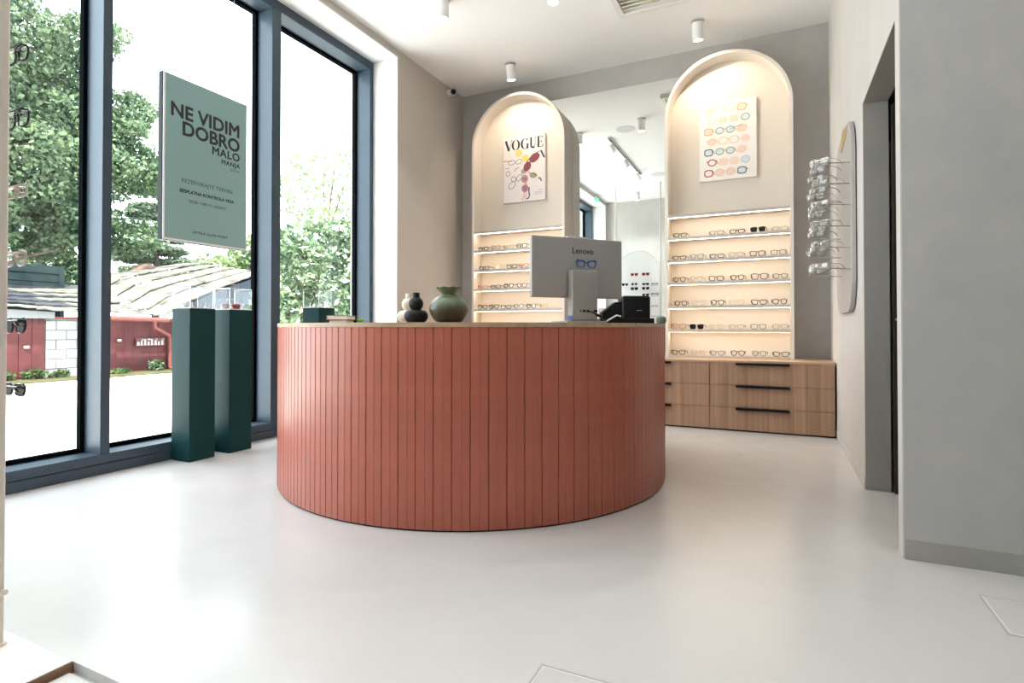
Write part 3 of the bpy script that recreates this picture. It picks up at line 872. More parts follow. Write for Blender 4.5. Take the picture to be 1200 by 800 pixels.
for i in range(5):
    a = 2 * PI * i / 5 + 0.4
    lp = []
    for t, w in ((0, 0.002), (0.3, 0.011), (0.6, 0.010), (1, 0.0)):
        r_, z_ = 0.038 * t, 0.004 + 0.05 * t - 0.032 * t * t
        lp.append((r_, w, z_))
    V = [(r_, w, z_) for r_, w, z_ in lp] + [(r_, -w, z_ - 0.0015) for r_, w, z_ in lp]
    MB().add(V, [(0, 1, 5, 4), (1, 2, 6, 5), (2, 3, 7, 6)], Matrix.Rotation(a, 4, 'Z')).build('leaf', lfm, sp)

# ------------------------------------------------------------------ display pedestals with clear cases
def holder_mesh():
    return MB().lathe([(0.014, 0), (0.013, 0.004), (0.004, 0.018), (0.003, 0.034), (0.005, 0.037), (0.0, 0.039)], 10)
hproto = None
def pedestal(xc, yc, h, w, label, caselabel, where):
    global hproto
    r_ = empty('display_pedestal', (xc, yc, 0))
    tag(r_, label, 'pedestal', 'display pedestals by the window')
    MB().box(-w / 2, w / 2, -w / 2, w / 2, 0, h - 0.004).build('column', M_TEAL, r_, bevel=0.004)
    MB().box(-w / 2 + .001, w / 2 - .001, -w / 2 + .001, w / 2 - .001, h - 0.004, h).build('top_plate', M_WHITEP, r_)
    c = empty('display_case', (xc, yc, h + 0.0005))
    tag(c, caselabel, 'display case', 'clear cases on the pedestals')
    ch = 0.145; q = w / 2 - 0.004
    for (x0, x1_, y0, y1) in ((-q, q, -q, -q + .003), (-q, q, q - .003, q), (-q, -q + .003, -q + .003, q - .003), (q - .003, q, -q + .003, q - .003)):
        MB().box(x0, x1_, y0, y1, 0, ch).build('side_sheet', M_ACRYL, c)
    MB().box(-q, q, -q, q, ch, ch + .003).build('lid_sheet', M_ACRYL, c)
    e = MB()
    for sx in (-q, q):
        for sy in (-q, q):
            e.box(sx - .0022, sx + .0022, sy - .0022, sy + .0022, 0, ch + .003)
    for s in (-q, q):
        e.box(-q, q, s - .0022, s + .0022, ch, ch + .004); e.box(s - .0022, s + .0022, -q, q, ch, ch + .004)
    e.build('polished_edge', M_ACRYLE, c)
    for i, (hx, hy) in enumerate(((-0.05, -0.05), (0.045, -0.045), (0.05, 0.05))):
        if hproto is None:
            o = holder_mesh().build('nose_stand', M_WHITEP, smooth=True); hproto = o
        else:
            o = hproto.copy(); COL.objects.link(o)
        o.location = (xc + hx, yc + hy, h + 0.0008)
        tag(o, f"white cone stand in the case on the {where}, {('by the window', 'front right', 'rear right')[i]}", 'stand', f'cone stands on the {where}')
    return r_
pedestal(-3.583, 2.495, 1.020, 0.186, 'dark teal square display pedestal by the window, nearest the camera', 'clear acrylic case on the nearest pedestal', 'nearest pedestal')
pedestal(-3.583, 2.790, 1.020, 0.186, 'dark teal square display pedestal second from the camera by the window', 'clear acrylic case on the second pedestal', 'second pedestal')
pedestal(-3.583, 3.640, 1.062, 0.186, 'dark teal display pedestal seen above the counter left edge before the window', 'clear acrylic case on the pedestal behind the counter', 'pedestal behind the counter')
# hardly tinted sunglasses in the second case
place_glasses(('rectangular', 'red', 'red'), (-3.590, 2.79, 1.0238), R(80), 'inside the clear case on the second pedestal', 'glasses in the cases', 0.0, True)

# ------------------------------------------------------------------ hanging sign in the window
SY0, SY1, SZ0, SZ1, SX = 2.257, 2.878, 1.460, 2.541, -3.55
sg = empty('hanging_sign', (SX, (SY0 + SY1) / 2, SZ0), R(90))
tag(sg, 'sage green double-sided shop sign hanging in the window', 'sign')
w2, h2 = (SY1 - SY0) / 2, SZ1 - SZ0
# local x = room +Y, local -y = room +X (the face towards the room)
MB().box(-w2, w2, 0.0, 0.012, 0, h2).build('front_board', M_WHITEP, sg, bevel=0.002)
MB().box(-w2 - 0.003, w2 + 0.003, 0.012, 0.052, -0.004, h2 + 0.004).build('back_body', M_BLACK, sg, bevel=0.002)
MB().box(-w2 + .010, w2 - .006, -0.0012, 0.0, 0.010, h2 - .006).build('printed_face', M_SIGN, sg)
for x in (-0.22, 0.22):
    MB().tube([(x, 0.03, h2), (x, 0.03, 3.49 - SZ0)], 0.0012, 5).build('hanging_wire', M_STEEL, sg)
rx = w2 - 0.060
def st_(name, body, size, z, x=None, al='RIGHT', bold=0.0, mat=M_INK, sx=1.0, sp_=1.0):
    text_mesh(name, body, size, mat, sg, (rx if x is None else x, -0.0016, z), (R(90), 0, 0), al, bold, 0.0004, sx, sp_)
st_('lettering', 'NE VIDIM', 0.128, 0.815, bold=0.0036, sx=0.97)
st_('lettering', 'DOBRO', 0.128, 0.708, bold=0.0036, sx=0.97)
st_('lettering', 'MALO', 0.078, 0.640, bold=0.0020, sp_=1.08)
st_('lettering', 'MANJA', 0.045, 0.590, bold=0.0010, sp_=1.1)
st_('lettering', 'SLOVA', 0.025, 0.556, mat=M_INKG, sp_=1.1)
st_('lettering', 'REZERVIRAJTE TERMIN', 0.038, 0.392, x=0.0, al='CENTER', mat=M_INKG)
st_('lettering', 'BESPLATNA KONTROLA VIDA', 0.030, 0.325, x=0.0, al='CENTER', bold=0.0011)
st_('lettering', 'MOB: +385 95 3665876', 0.028, 0.265, x=0.0, al='CENTER', mat=M_INKG)
st_('lettering', 'OPTIKA GLASS POINT', 0.024, 0.062, x=0.02, al='CENTER', bold=0.0003, sp_=1.15)

# ------------------------------------------------------------------ wall rack on the right wall
rk = empty('eyewear_wall_rack', (XR, 4.30, 1.580))
tag(rk, 'rounded warm grey wall panel with clear trays on rods beside the passage', 'wall rack')
def rrect(hw, hh, r, n=7):
    p = []
    for (cx, cy, a0) in ((hw - r, hh - r, 0), (-hw + r, hh - r, 90), (-hw + r, -hh + r, 180), (hw - r, -hh + r, 270)):
        for i in range(n + 1):
            t = R(a0 + 90 * i / n); p.append((cx + r * math.cos(t), cy + r * math.sin(t)))
    return p
MB().prism(rrect(0.45, 0.595, 0.22), -0.030, -0.006, 'YZ').build('panel', M_PANEL, rk, bevel=0.003)
MB().prism(rrect(0.42, 0.565, 0.20), -0.006, 0.0, 'YZ').build('mount', M_BLACKM, rk)
MB().prism([(-0.01, 0.62), (-0.28, 0.57), (-0.23, 0.52), (0.06, 0.49), (0.14, 0.55)], -0.0325, -0.0302, 'YZ').build('wood_inlay', M_BRASS, rk)
RZ = [1.884, 1.757, 1.630, 1.500, 1.370, 1.240]
for i, z in enumerate(RZ):
    for y in (3.895, 4.455):
        MB().tube([(-0.030, y - 4.30, z - 1.580), (-0.222, y - 4.30, z + 0.016 - 1.580)], 0.004, 6).build('rod', M_STEEL, rk)
    t = MB().box(-0.222, -0.130, 3.865 - 4.30, 4.465 - 4.30, z + 0.008 - 1.580, z + 0.012 - 1.580).build('tray', M_TRAY, rk)
    MB().box(-0.226, -0.222, 3.862 - 4.30, 4.468 - 4.30, z + 0.004 - 1.580, z + 0.032 - 1.580).build('front_lip', M_ACRYLE, t)
    cols = [('square', 'crystal'), ('round', 'crystal'), ('rectangular', 'clear')]
    for k_, y in enumerate((3.965, 4.165, 4.365)):
        s_, c_ = cols[(k_ + i) % 3]
        g = place_glasses((s_, c_, 'clear'), (XR - 0.188, y, z + 0.0152), R(-42 + random.uniform(-10, 10)),
                      f"{['near', 'middle', 'far'][k_]} pair on the {SHELFW[i] if i < 5 else 'bottom'} tray of the wall rack", 'glasses on the wall rack')
        for s in (-1, 1):
            MB().box(s * 0.034 - 0.018, s * 0.034 + 0.016, -0.0012, 0.0, 0.008, 0.031).build('lens_label', M_PAPER, g)

# ------------------------------------------------------------------ sunglasses display between two poles, at the left
dp = empty('display_stand', (-2.38, 0.795, 0.003))
tag(dp, 'white arched sunglasses panel between two beige floor-to-ceiling poles at left edge', 'display stand')
for x in (-0.45, 0.415):
    MB().tube([(x, 0, 0), (x, 0, ZC - 0.003)], 0.013, 14).lathe([(0.020, 0.0), (0.020, 0.004), (0.013, 0.005)], 16, Matrix.Translation((x, 0, 0))).build('pole', M_POLE, dp, smooth=True)
MB().lathe([(0.0, -0.010), (0.007, -0.007), (0.010, 0), (0.007, 0.007), (0.0, 0.010)], 12, Matrix.Translation((0.434, 0.006, 0.148))).build('knob', M_POLE, dp, smooth=True)
po = [(x * 1.0, z - 0.003) for x, z in arch_outline(0.405, 1.96, 0.25)]
MB().prism([(x - 0.012, z) for x, z in po], -0.008, 0.008).build('panel', M_WHITEP, dp, smooth=False)
MB().tube([(x - 0.012, 0.010, z) for x, z in po], 0.006, 6).build('panel_edge', M_BEIGER, dp)
pegs = []
colx = {'a': -2.065, 'b': -2.235, 'c': -2.45, 'd': -2.63}
sgl = [('b', 1.900, 'oversized', 'red', 'red'), ('c', 1.900, 'oversized', 'red', 'red'),
       ('a', 1.705, 'square', 'black', 'clear'), ('b', 1.720, 'rectangular', 'black', 'dark'), ('c', 1.720, 'round', 'grey', 'dark'), ('d', 1.715, 'round', 'black', 'dark'),
       ('b', 1.630, 'oversized', 'grey', 'dark'), ('c', 1.630, 'oversized', 'black', 'dark'),
       ('a', 1.507, 'oversized', 'black', 'clear'), ('b', 1.510, 'square', 'black', 'dark'),
       ('b', 1.420, 'round', 'black', 'dark'),
       ('a', 1.297, 'rectangular', 'clear', 'clear'), ('b', 1.300, 'round', 'black', 'dark'),
       ('b', 1.215, 'square', 'grey', 'dark'),
       ('a', 1.092, 'square', 'clear', 'clear'), ('a', 0.892, 'square', 'black', 'dark'), ('a', 0.705, 'rectangular', 'black', 'dark')]
HT = {1.900: 'topmost row', 1.705: 'upper right', 1.720: 'second row', 1.715: 'second row', 1.630: 'third row', 1.507: 'fourth row', 1.510: 'fourth row', 1.420: 'fifth row',
      1.297: 'sixth row', 1.300: 'sixth row', 1.215: 'seventh row', 1.092: 'third from floor', 0.892: 'second from floor', 0.705: 'lowest'}
CN = {'a': 'edge nearest the pole', 'b': 'second column from the pole', 'c': 'third column from the pole', 'd': 'farthest column from the pole'}
for c, z, s_, co, ln in sgl:
    x = colx[c]
    g = place_glasses((s_, co, ln), (x, 0.868, z - 0.02), R(180), f"{HT[z]} of the left display panel, {CN[c]}", 'sunglasses on the left display', 0.0, True)
    MB().tube([(x + 2.38, 0.008, z - 0.003), (x + 2.38, 0.052, z - 0.003)], 0.003, 6).build('peg', M_STEEL, dp)
# platform and mat in the entrance corner
pf = empty('platform', (-2.7, 0.13, 0))
tag(pf, 'pale timber floor platform with brown edge at bottom left', 'platform')
MB().box(-1.0, 1.0105, YN - 0.13 + 0.003, 0.845 - 0.13 - 0.001, -0.12, 0.0).build('edge_boards', M_BROWNW, pf)
MB().box(-1.0, 1.008, YN - 0.13 + 0.003, 0.845 - 0.13 - 0.003, 0.0002, 0.003).build('top_board', M_PLANKW, pf)
mt = B('entrance_mat', simple('pale mat', (0.62, 0.62, 0.60), 0.8), -1.68, -0.76, YN + 0.01, 0.83, -0.0268, -0.018)
tag(mt, 'pale entrance mat sunk in the floor recess at bottom left', 'mat')

# floor access covers
def hatch(cx, cy, sx, sy, label):
    r_ = empty('floor_hatch', (cx, cy, 0))
    tag(r_, label, 'hatch', 'floor access covers')
    for a, q in ((1.0, 0.006), (0.94, 0.003)):
        o = [(-sx * a, -sy * a), (sx * a, -sy * a), (sx * a, sy * a), (-sx * a, sy * a)]
        i = [(-sx * a + q, -sy * a + q), (sx * a - q, -sy * a + q), (sx * a - q, sy * a - q), (-sx * a + q, sy * a - q)]
        MB().band(o, i, 0.0, 0.0012, 'XY').build('frame_line', M_PANEL if a == 1.0 else M_WHITEP, r_)
    MB().box(-sx * .93, sx * .93, -sy * .93, sy * .93, 0.0, 0.0006).build('cover', M_FLOOR, r_)
hatch(0.735, 2.21, 0.135, 0.135, 'square flush floor cover near the grey partition at right')
hatch(-0.42, 1.23, 0.145, 0.14, 'square flush floor cover at the bottom edge, mid-floor')

# ------------------------------------------------------------------ ceiling fittings
def spotlamp(loc, target, energy, size_deg, col, name='spot_beam', blend=0.5, rad=0.02):
    l = bpy.data.lights.new(name, 'SPOT')
    l.energy = energy; l.spot_size = R(size_deg); l.spot_blend = blend; l.color = col; l.shadow_soft_size = rad
    o = bpy.data.objects.new(name, l); COL.objects.link(o)
    o.location = loc
    o.rotation_euler = (Vector(loc) - Vector(target)).to_track_quat('Z', 'Y').to_euler()
    return o
WARM = (1.0, 0.80, 0.58); NEUT = (1.0, 0.97, 0.94)
def downlight(x, y, label, tilt=(0, 0), energy=0, target=None, spot=60, col=NEUT, L=0.150, blend=0.5):
    r_ = empty('ceiling_downlight', (x, y, ZC))
    tag(r_, label, 'downlight', 'cylinder downlights on the ceiling')
    MB().lathe([(0.060, -0.004), (0.060, 0.0)], 20).build('mounting_ring', M_GREYPLL, r_, smooth=True)
    hd = empty('head', (0, 0, -0.015), 0, r_); hd.rotation_euler = (tilt[0], tilt[1], 0)
    MB().lathe([(0.045, -L), (0.047, -L + .003), (0.047, 0.0), (0.0, 0.0)], 22).build('cylinder', M_WHITEP, hd, smooth=True)
    MB().lathe([(0.041, -L - 0.0015), (0.041, -L + 0.0005)], 20).build('lamp_lens', M_LAMP, hd)
    if energy:
        d = Matrix.Rotation(tilt[1], 3, 'Y') @ Vector((0, 0, -1)) if not tilt[0] else Matrix.Rotation(tilt[0], 3, 'X') @ Vector((0, 0, -1))
        p = Vector((x, y, ZC - 0.015)) + d * (L + 0.012)
        spotlamp(tuple(p), target or tuple(p + d), energy, spot, col, blend=blend)
downlight(-2.501, 5.225, 'white cylinder downlight aimed at the left arch', (R(12), 0), 19, (-2.52, 5.62, 2.75), 125, WARM, blend=0.6)
downlight(-0.626, 5.215, 'white cylinder downlight aimed at the right arch', (R(12), 0), 19, (-0.46, 5.62, 2.80), 125, WARM, blend=0.6)
downlight(-2.519, 3.955, 'white cylinder downlight cut by the top edge of the picture', (0, 0), 30, None, 110, NEUT)
downlight(-1.596, 4.132, 'white cylinder downlight seen in the mirror above the spotlight track', (0, 0), 30, None, 110, NEUT)
downlight(-2.545, 0.169, 'white cylinder downlight seen small in the mirror near the far wall', (0, 0), 30, None, 110, NEUT)
for (x, y, w_) in ((0.9, 1.4, 'right of the camera'), (-0.6, 1.6, 'between counter and camera')):  # added lamps out of view, extra light for the near room
    downlight(x, y, 'added unseen white cylinder downlight above the open floor, ' + w_, (0, 0), 20, None, 120, NEUT)
# spotlight track
tk = empty('spotlight_track', (-2.18, 2.58, ZC))
tag(tk, 'white ceiling track with three spotlights seen in the mirror', 'track light')
MB().box(-0.018, 0.018, -1.05, 1.05, -0.022, 0).build('rail', M_GREYPLL, tk)
MB().box(-0.012, 0.012, -1.04, 1.04, -0.024, -0.0215).build('slot', M_INKG, tk)
for y in (0.85, 0.0, -0.85):
    h = empty('spot_head', (0, y, -0.022), 0, tk)
    MB().tube([(0, 0, 0), (0, 0, -0.05)], 0.008, 8).build('stem', M_WHITEP, h)
    c_ = MB().lathe([(0.034, -0.06), (0.034, 0.05), (0.02, 0.056)], 18).build('can', M_WHITEP, h, smooth=True)
    c_.location = (0, 0, -0.085); c_.rotation_euler = (0, R(-32), 0)
    spotlamp((-2.18 - 0.05, 2.58 + y, ZC - 0.19), (-2.18 + 0.75, 2.58 + y, 1.4), 26, 90, NEUT)
for (x, y, w_) in ((-1.883, 3.848, 'nearer in the mirror'), (-1.899, 1.329, 'farther off in the mirror')):
    s_ = MB().lathe([(0.125, -0.006), (0.13, 0.0)], 30).build('ceiling_speaker', simple('speaker grille ' + w_, (0.66, 0.66, 0.66), 0.7)); s_.location = (x, y, ZC)
    tag(s_, 'round flush ceiling speaker, the one ' + w_, 'speaker', 'ceiling speakers')
# air vent
av = empty('ceiling_vent', (-0.93, 4.50, ZC))
tag(av, 'cream slatted air vent at the top edge of the picture', 'vent')
MB().band([(-0.3, -0.3), (0.3, -0.3), (0.3, 0.3), (-0.3, 0.3)], [(-0.25, -0.25), (0.25, -0.25), (0.25, 0.25), (-0.25, 0.25)], -0.05, 0, 'XY').build('frame', M_WHITEP, av, bevel=0.004)
MB().box(-0.25, 0.25, -0.25, 0.25, -0.006, -0.001).build('backing', M_CREAM, av)
sl = None
for i in range(9):
    if sl is None:
        o = sl = MB().box(-0.25, 0.25, -0.022, 0.022, -0.003, 0.003).build('slat', M_CREAM, av)
    else:
        o = sl.copy(); COL.objects.link(o)
    o.location = (0, -0.216 + i * 0.054, -0.032); o.rotation_euler = (R(30), 0, 0)
# security camera
cm = empty('security_camera', (XW, 5.44, 3.585))
tag(cm, 'small white security camera high on the left wall near the corner', 'camera')
MB().lathe([(0.04, 0), (0.04, 0.012), (0.03, 0.02)], 18, Matrix.Rotation(R(90), 4, 'Y')).build('mount', M_WHITEP, cm, smooth=True)
MB().lathe([(0.0, -0.045), (0.03, -0.036), (0.045, 0), (0.03, 0.036), (0.0, 0.045)], 18, Matrix.Translation((0.055, 0, 0))).build('housing', M_WHITEP, cm, smooth=True)
mm = Matrix.Translation((0.055, 0, 0)) @ Vector((0.55, -0.80, -0.25)).to_track_quat('Z', 'Y').to_matrix().to_4x4()
MB().lathe([(0.030, 0.028), (0.030, 0.042), (0.02, 0.047), (0, 0.048)], 18, mm).build('lens', M_BLACK, cm, smooth=True)
ex = empty('exit_sign', (XW + 0.002, 0.28, 3.50), R(90))
tag(ex, 'small green exit sign on the window header seen in the mirror', 'sign')
MB().box(-0.13, 0.13, -0.03, 0.0, 0, 0.10).build('housing', M_WHITEP, ex)
MB().box(-0.12, 0.12, -0.032, -0.0305, 0.012, 0.088).build('lit_face', M_EXIT, ex)

# ------------------------------------------------------------------ outdoors
G = -0.35
S(B('ground', M_ROAD, -60, XF - 0.28, -40, 60, G - 0.2, G))
S(B('facade_base', simple('outer base', (0.4, 0.4, 0.4), 0.9), XF - 0.28, XF - 0.02, -8, 12, G - 0.1, -0.001))
vg = B('verge', M_SOIL, -16.2, -14.9, 3.0, 14.0, G, G + 0.03); S(vg)

shed = empty('red_shed', (-16.0, 8.5, G))
tag(shed, 'low red boarded shed with a mossy sheet roof across the yard', 'shed')
def sh(name, mat, x0, x1, y0, y1, z0, z1, parent=None, bevel=0):
    return B(name, mat, x0 + 16.0, x1 + 16.0, y0 - 8.5, y1 - 8.5, z0 - G, z1 - G, parent or shed, bevel)
sh('wall', simple('shed inner wall', (0.20, 0.05, 0.045), 0.85), -19.4, -16.06, 3.6, 10.6, G, 1.16)
def boards(y0, y1, z0, z1, x, mat, wid=0.19, name='board'):
    n = max(1, round((y1 - y0) / wid)); w = (y1 - y0) / n
    for i in range(n):
        j = random.uniform(-0.006, 0.006)
        sh(name, mat, x - 0.05 + j, x + j, y0 + i * w + 0.006, y0 + (i + 1) * w - 0.006, z0 + random.uniform(0, .03), z1)
boards(4.2, 7.32, G + 0.03, 1.10, -16.0, M_RED, 0.26)
boards(8.22, 8.93, G + 0.02, 1.06, -16.02, M_RED, 0.24)
boards(8.93, 10.55, G + 0.02, 1.06, -16.05, M_RED, 0.23)
# whitewashed block pier
bw, bh = 0.44, 0.235
for r_ in range(6):
    y = 7.34 - (0.22 if r_ % 2 else 0)
    while y < 8.20:
        a, b = max(y, 7.34), min(y + bw, 8.20)
        if b - a > 0.05:
            sh('block', M_BLOCK, -16.10, -16.0 + random.uniform(-.01, .01), a + .008, b - .008, G + r_ * bh + .008, G + (r_ + 1) * bh - .008, bevel=0)
        y += bw
sh('block_backing', M_FASCIA, -16.2, -16.05, 7.34, 8.2, G, 1.1)
MB().add([(0.16, 3.6 - 8.5, 1.80), (0.16, 7.45 - 8.5, 1.62), (0.16, 7.45 - 8.5, 1.46), (0.16, 3.6 - 8.5, 1.46), (0.06, 3.6 - 8.5, 1.80), (0.06, 7.45 - 8.5, 1.62), (0.06, 7.45 - 8.5, 1.46), (0.06, 3.6 - 8.5, 1.46)],
         [(0, 1, 2, 3), (4, 7, 6, 5), (0, 4, 5, 1), (1, 5, 6, 2), (2, 6, 7, 3), (3, 7, 4, 0)]).build('fascia', M_FASCIA, shed)
# roof sheets: rows up the slope, each a slightly lifted, crooked sheet
def roof_z(y, t):
    e = np.interp(y, [3.4, 7.5, 10.1, 10.5, 11.6, 13.0, 13.6], [1.55, 1.26, 1.18, 1.50, 2.02, 2.56, 2.75])
    r_ = np.interp(y, [3.4, 7.5, 9.8, 10.6, 13.2, 14.6], [1.95, 1.95, 2.05, 2.60, 3.22, 3.34])
    return float(e + (r_ - e) * t)
NR = 5
for r_ in range(NR):
    y = 3.4 + (0.3 if r_ % 2 else 0)
    while y < 13.4:
        y2 = min(y + 0.92, 13.5)
        t0, t1 = r_ / NR, (r_ + 1.12) / NR
        xa, xb = -15.68 - 3.8 * t0, -15.68 - 3.8 * t1
        lift = 0.05 + random.uniform(0, 0.05)
        n = 5; V, F = [], []
        for i in range(n + 1):
            yy = y + (y2 - y) * i / n; cz = 0.018 * (i % 2)
            V += [(xa + 16, yy - 8.5, roof_z(yy, t0) + lift + cz - G), (xb + 16, yy - 8.5, roof_z(yy, t1) + cz - G + 0.01)]
        o_ = len(V); V += [(a, b, c - 0.03) for a, b, c in V]
        for i in range(n):
            q = 2 * i
            F += [(q, q + 1, q + 3, q + 2), (o_ + q, o_ + q + 2, o_ + q + 3, o_ + q + 1), (q, q + 2, o_ + q + 2, o_ + q), (q + 1, o_ + q + 1, o_ + q + 3, q + 3)]
        MB().add(V, F).build('roof_sheet', M_ROOFG if (y < 7.7 and r_ > 0) else M_ROOF, shed)
        y = y2 - 0.02
MB().add([(-3.6, 13.5 - 8.5, 3.1 - G), (0.3, 13.5 - 8.5, 2.6 - G), (0.3, 13.5 - 8.5, 0 - G), (-3.6, 13.5 - 8.5, 0 - G), (-3.6, 13.6 - 8.5, 3.1 - G), (0.3, 13.6 - 8.5, 2.6 - G), (0.3, 13.6 - 8.5, 0 - G), (-3.6, 13.6 - 8.5, 0 - G)],
         [(0, 1, 2, 3), (4, 7, 6, 5), (0, 4, 5, 1), (1, 5, 6, 2), (2, 6, 7, 3), (3, 7, 4, 0)]).build('gable_end', M_GABLE, shed)
MB().prism([(10.56 - 8.5, 0.0), (13.5 - 8.5, 0.0), (13.5 - 8.5, 2.68 - G), (13.0 - 8.5, 2.50 - G), (11.6 - 8.5, 1.96 - G), (10.56 - 8.5, 1.44 - G)], 0.10, 0.20, 'YZ').build('side_wall', M_GABLE, shed)
MB().prism([(2.85, 2.7 - G), (3.75, 2.7 - G), (3.55, 2.98 - G), (3.30, 3.10 - G), (3.05, 2.98 - G)], -3.75, -3.25, 'YZ').build('chimney', simple('old chimney tile', (0.10, 0.06, 0.045), 0.9), shed, bevel=0.05)
def shp(pts): return [(x + 16, y - 8.5, z - G) for x, y, z in pts]
MB().tube(shp([(-15.62, 8.0, 1.16), (-15.62, 10.10, 1.10)]), 0.065, 8).build('gutter', M_REDP, shed, smooth=True)
MB().tube(shp([(-15.62, 9.72, 1.08), (-15.66, 9.74, 0.90), (-15.88, 10.30, 0.66), (-15.92, 10.34, 0.5), (-15.92, 10.36, G + 0.1), (-15.80, 10.40, G + 0.03)]), 0.05, 8).build('downpipe', M_REDP, shed, smooth=True)
MB().box(0.02, 0.03, 9.43 - 8.5, 10.24 - 8.5, 0.38 - G, 0.60 - G).build('painted_panel', simple('faded paint', (0.075, 0.022, 0.022), 0.8), shed)
gm = MB()
for i in range(8):
    y = 9.46 + i * 0.095
    gm.box(0.03, 0.036, y - 8.5, y - 8.5 + random.choice([0.05, 0.06, 0.035]), 0.40 - G, (0.57 if i % 3 else 0.5) - G)
    if i % 2: gm.box(0.03, 0.036, y - 8.5, y - 8.5 + 0.08, 0.54 - G, 0.58 - G)
gm.build('white_paint_mark', M_BLOCK, shed)
for y, z in ((6.93, 0.43), (8.98, 0.55)):
    MB().box(0.0, 0.05, y - 8.5 - 0.03, y - 8.5 + 0.06, z - G - 0.03, z - G + 0.03).build('door_latch', M_GREYPL, shed)

hs = empty('teal_outbuilding', (-25.0, 10.6, G))
tag(hs, 'weathered teal boarded outbuilding with grey roof behind the shed', 'building')
for i in range(6):
    B('board', M_TEALW, 0, 0.06 + 0.02 * (i % 2), -4.0, 1.25, 1.7 + i * 0.32, 1.99 + i * 0.32, hs)
B('wall', M_TEALW, -3, 0.0, -4.0, 1.25, 0, 3.6, hs)
MB().add([(1.6, -4.2, 2.1), (1.6, 2.6, 2.2), (-0.2, 2.6, 2.95), (-0.2, -4.2, 2.80), (1.6, -4.2, 2.04), (1.6, 2.6, 2.14), (-0.2, 2.6, 2.89), (-0.2, -4.2, 2.74)],
         [(0, 1, 2, 3), (4, 7, 6, 5), (0, 4, 5, 1), (1, 5, 6, 2), (2, 6, 7, 3), (3, 7, 4, 0)]).build('lean_to_roof', M_ROOFG, hs)
B('post', M_TEALW, 0.0, 0.14, 1.25, 1.4, 0, 3.6, hs)

# ---- plants
rng = np.random.default_rng(11)
def foliage(blobs, n, size, name, mat, parent, flat=0.35, shell=0.55):
    """n small leaf quads spread in ellipsoid clumps (centre, radii), denser at the outside"""
    vol = np.array([b[1][0] * b[1][1] * b[1][2] for b in blobs]) ** 0.75
    cnt = rng.multinomial(n, vol / vol.sum())
    V = []
    for (c, rad), k in zip(blobs, cnt):
        d = rng.normal(size=(k, 3)); d /= np.linalg.norm(d, axis=1)[:, None]
        rr = shell + (1 - shell) * rng.random(k) ** 0.7
        lump = 1 + 0.16 * np.sin(5 * d[:, 0] + c[0]) * np.cos(6 * d[:, 2] + c[1])
        p = np.array(c) + d * np.array(rad) * (rr * lump)[:, None]
        nrm = rng.normal(size=(k, 3)) + d * 0.7 + np.array([0, 0, flat])
        nrm /= np.linalg.norm(nrm, axis=1)[:, None]
        a = np.cross(nrm, rng.normal(size=(k, 3))); a /= np.linalg.norm(a, axis=1)[:, None]
        b = np.cross(nrm, a)
        s = size * (0.6 + 0.8 * rng.random(k))[:, None]
        V.append(np.stack([p - a * s, p - b * s * 0.62, p + a * s, p + b * s * 0.62], 1))
    V = np.concatenate(V).reshape(-1, 3)
    m = len(V) // 4
    me = bpy.data.meshes.new(name)
    me.vertices.add(len(V)); me.vertices.foreach_set('co', V.astype(np.float32).ravel())
    me.loops.add(4 * m); me.loops.foreach_set('vertex_index', np.arange(4 * m, dtype=np.int32))
    me.polygons.add(m); me.polygons.foreach_set('loop_start', np.arange(0, 4 * m, 4, dtype=np.int32))
    me.update(); me.validate()
    me.materials.append(mat)
    o = bpy.data.objects.new(name, me); COL.objects.link(o); o.parent = parent
    o['kind'] = 'stuff'
    return o

def tree(name, loc, label, trunk, blobs, n, size, leafmat, cat='tree', group=None, bloom=None):
    r_ = empty(name, loc)
    tag(r_, label, cat, group)
    for pts, ra, rb in trunk:
        MB().tube(pts, ra, 8, taper=rb).build('trunk' if pts is trunk[0][0] else 'branch', M_BARK, r_, smooth=True)
    foliage(blobs, n, size, 'foliage', leafmat, r_)
    if bloom:
        foliage(blobs, bloom[0], bloom[1], 'blossom', M_BLOOM, r_, 0.8, 0.9)
    return r_

# large maple behind the shed, left
bl = []
for (y, z, ry, rz_) in [(5.2, 4.6, 2.2, 2.0), (7.6, 4.0, 1.3, 1.1), (8.4, 5.8, 1.6, 1.6), (6.8, 7.4, 2.0, 1.8), (9.3, 7.4, 1.5, 1.6), (8.2, 9.4, 1.7, 1.5), (10.6, 6.2, 1.1, 1.3), (10.4, 8.9, 1.0, 1.2),
                        (10.0, 4.4, 1.1, 0.9), (5.5, 9.6, 2.0, 1.6), (11.2, 7.6, 0.7, 0.8), (7.0, 11.0, 1.8, 1.0), (9.6, 3.55, 0.7, 0.5), (11.1, 4.6, 0.7, 0.7), (11.9, 6.4, 0.9, 0.9), (12.0, 8.6, 0.9, 0.8), (11.7, 4.0, 0.8, 0.7), (6.2, 3.6, 1.4, 0.9), (9.2, 5.0, 1.2, 0.9), (8.0, 6.6, 1.2, 1.0), (10.2, 10.2, 0.9, 0.7), (7.4, 8.6, 1.5, 1.2)]:
    bl.append(((random.uniform(-1.0, 1.0), y - 7.0, z - G), (1.6, ry, rz_)))
tree('maple_tree', (-20.9, 7.0, G), 'large leafy maple tree filling the left window pane', [
    ([(0, 0.6, 0), (0.1, 0.7, 2.0), (0, 0.9, 4.5), (0, 1.2, 8.0)], 0.34, 0.14), ([(0.05, 0.8, 3.2), (0.4, 2.2, 5.0), (0.3, 3.3, 6.5)], 0.13, 0.05), ([(0.05, 0.8, 3.4), (0.2, -0.8, 5.2), (0.1, -2.0, 7.0)], 0.14, 0.05),
    ([(0.05, 0.75, 2.6), (0.8, 1.6, 3.3), (1.0, 2.6, 3.7)], 0.08, 0.03)], bl, 90000, 0.078, M_LEAF1)
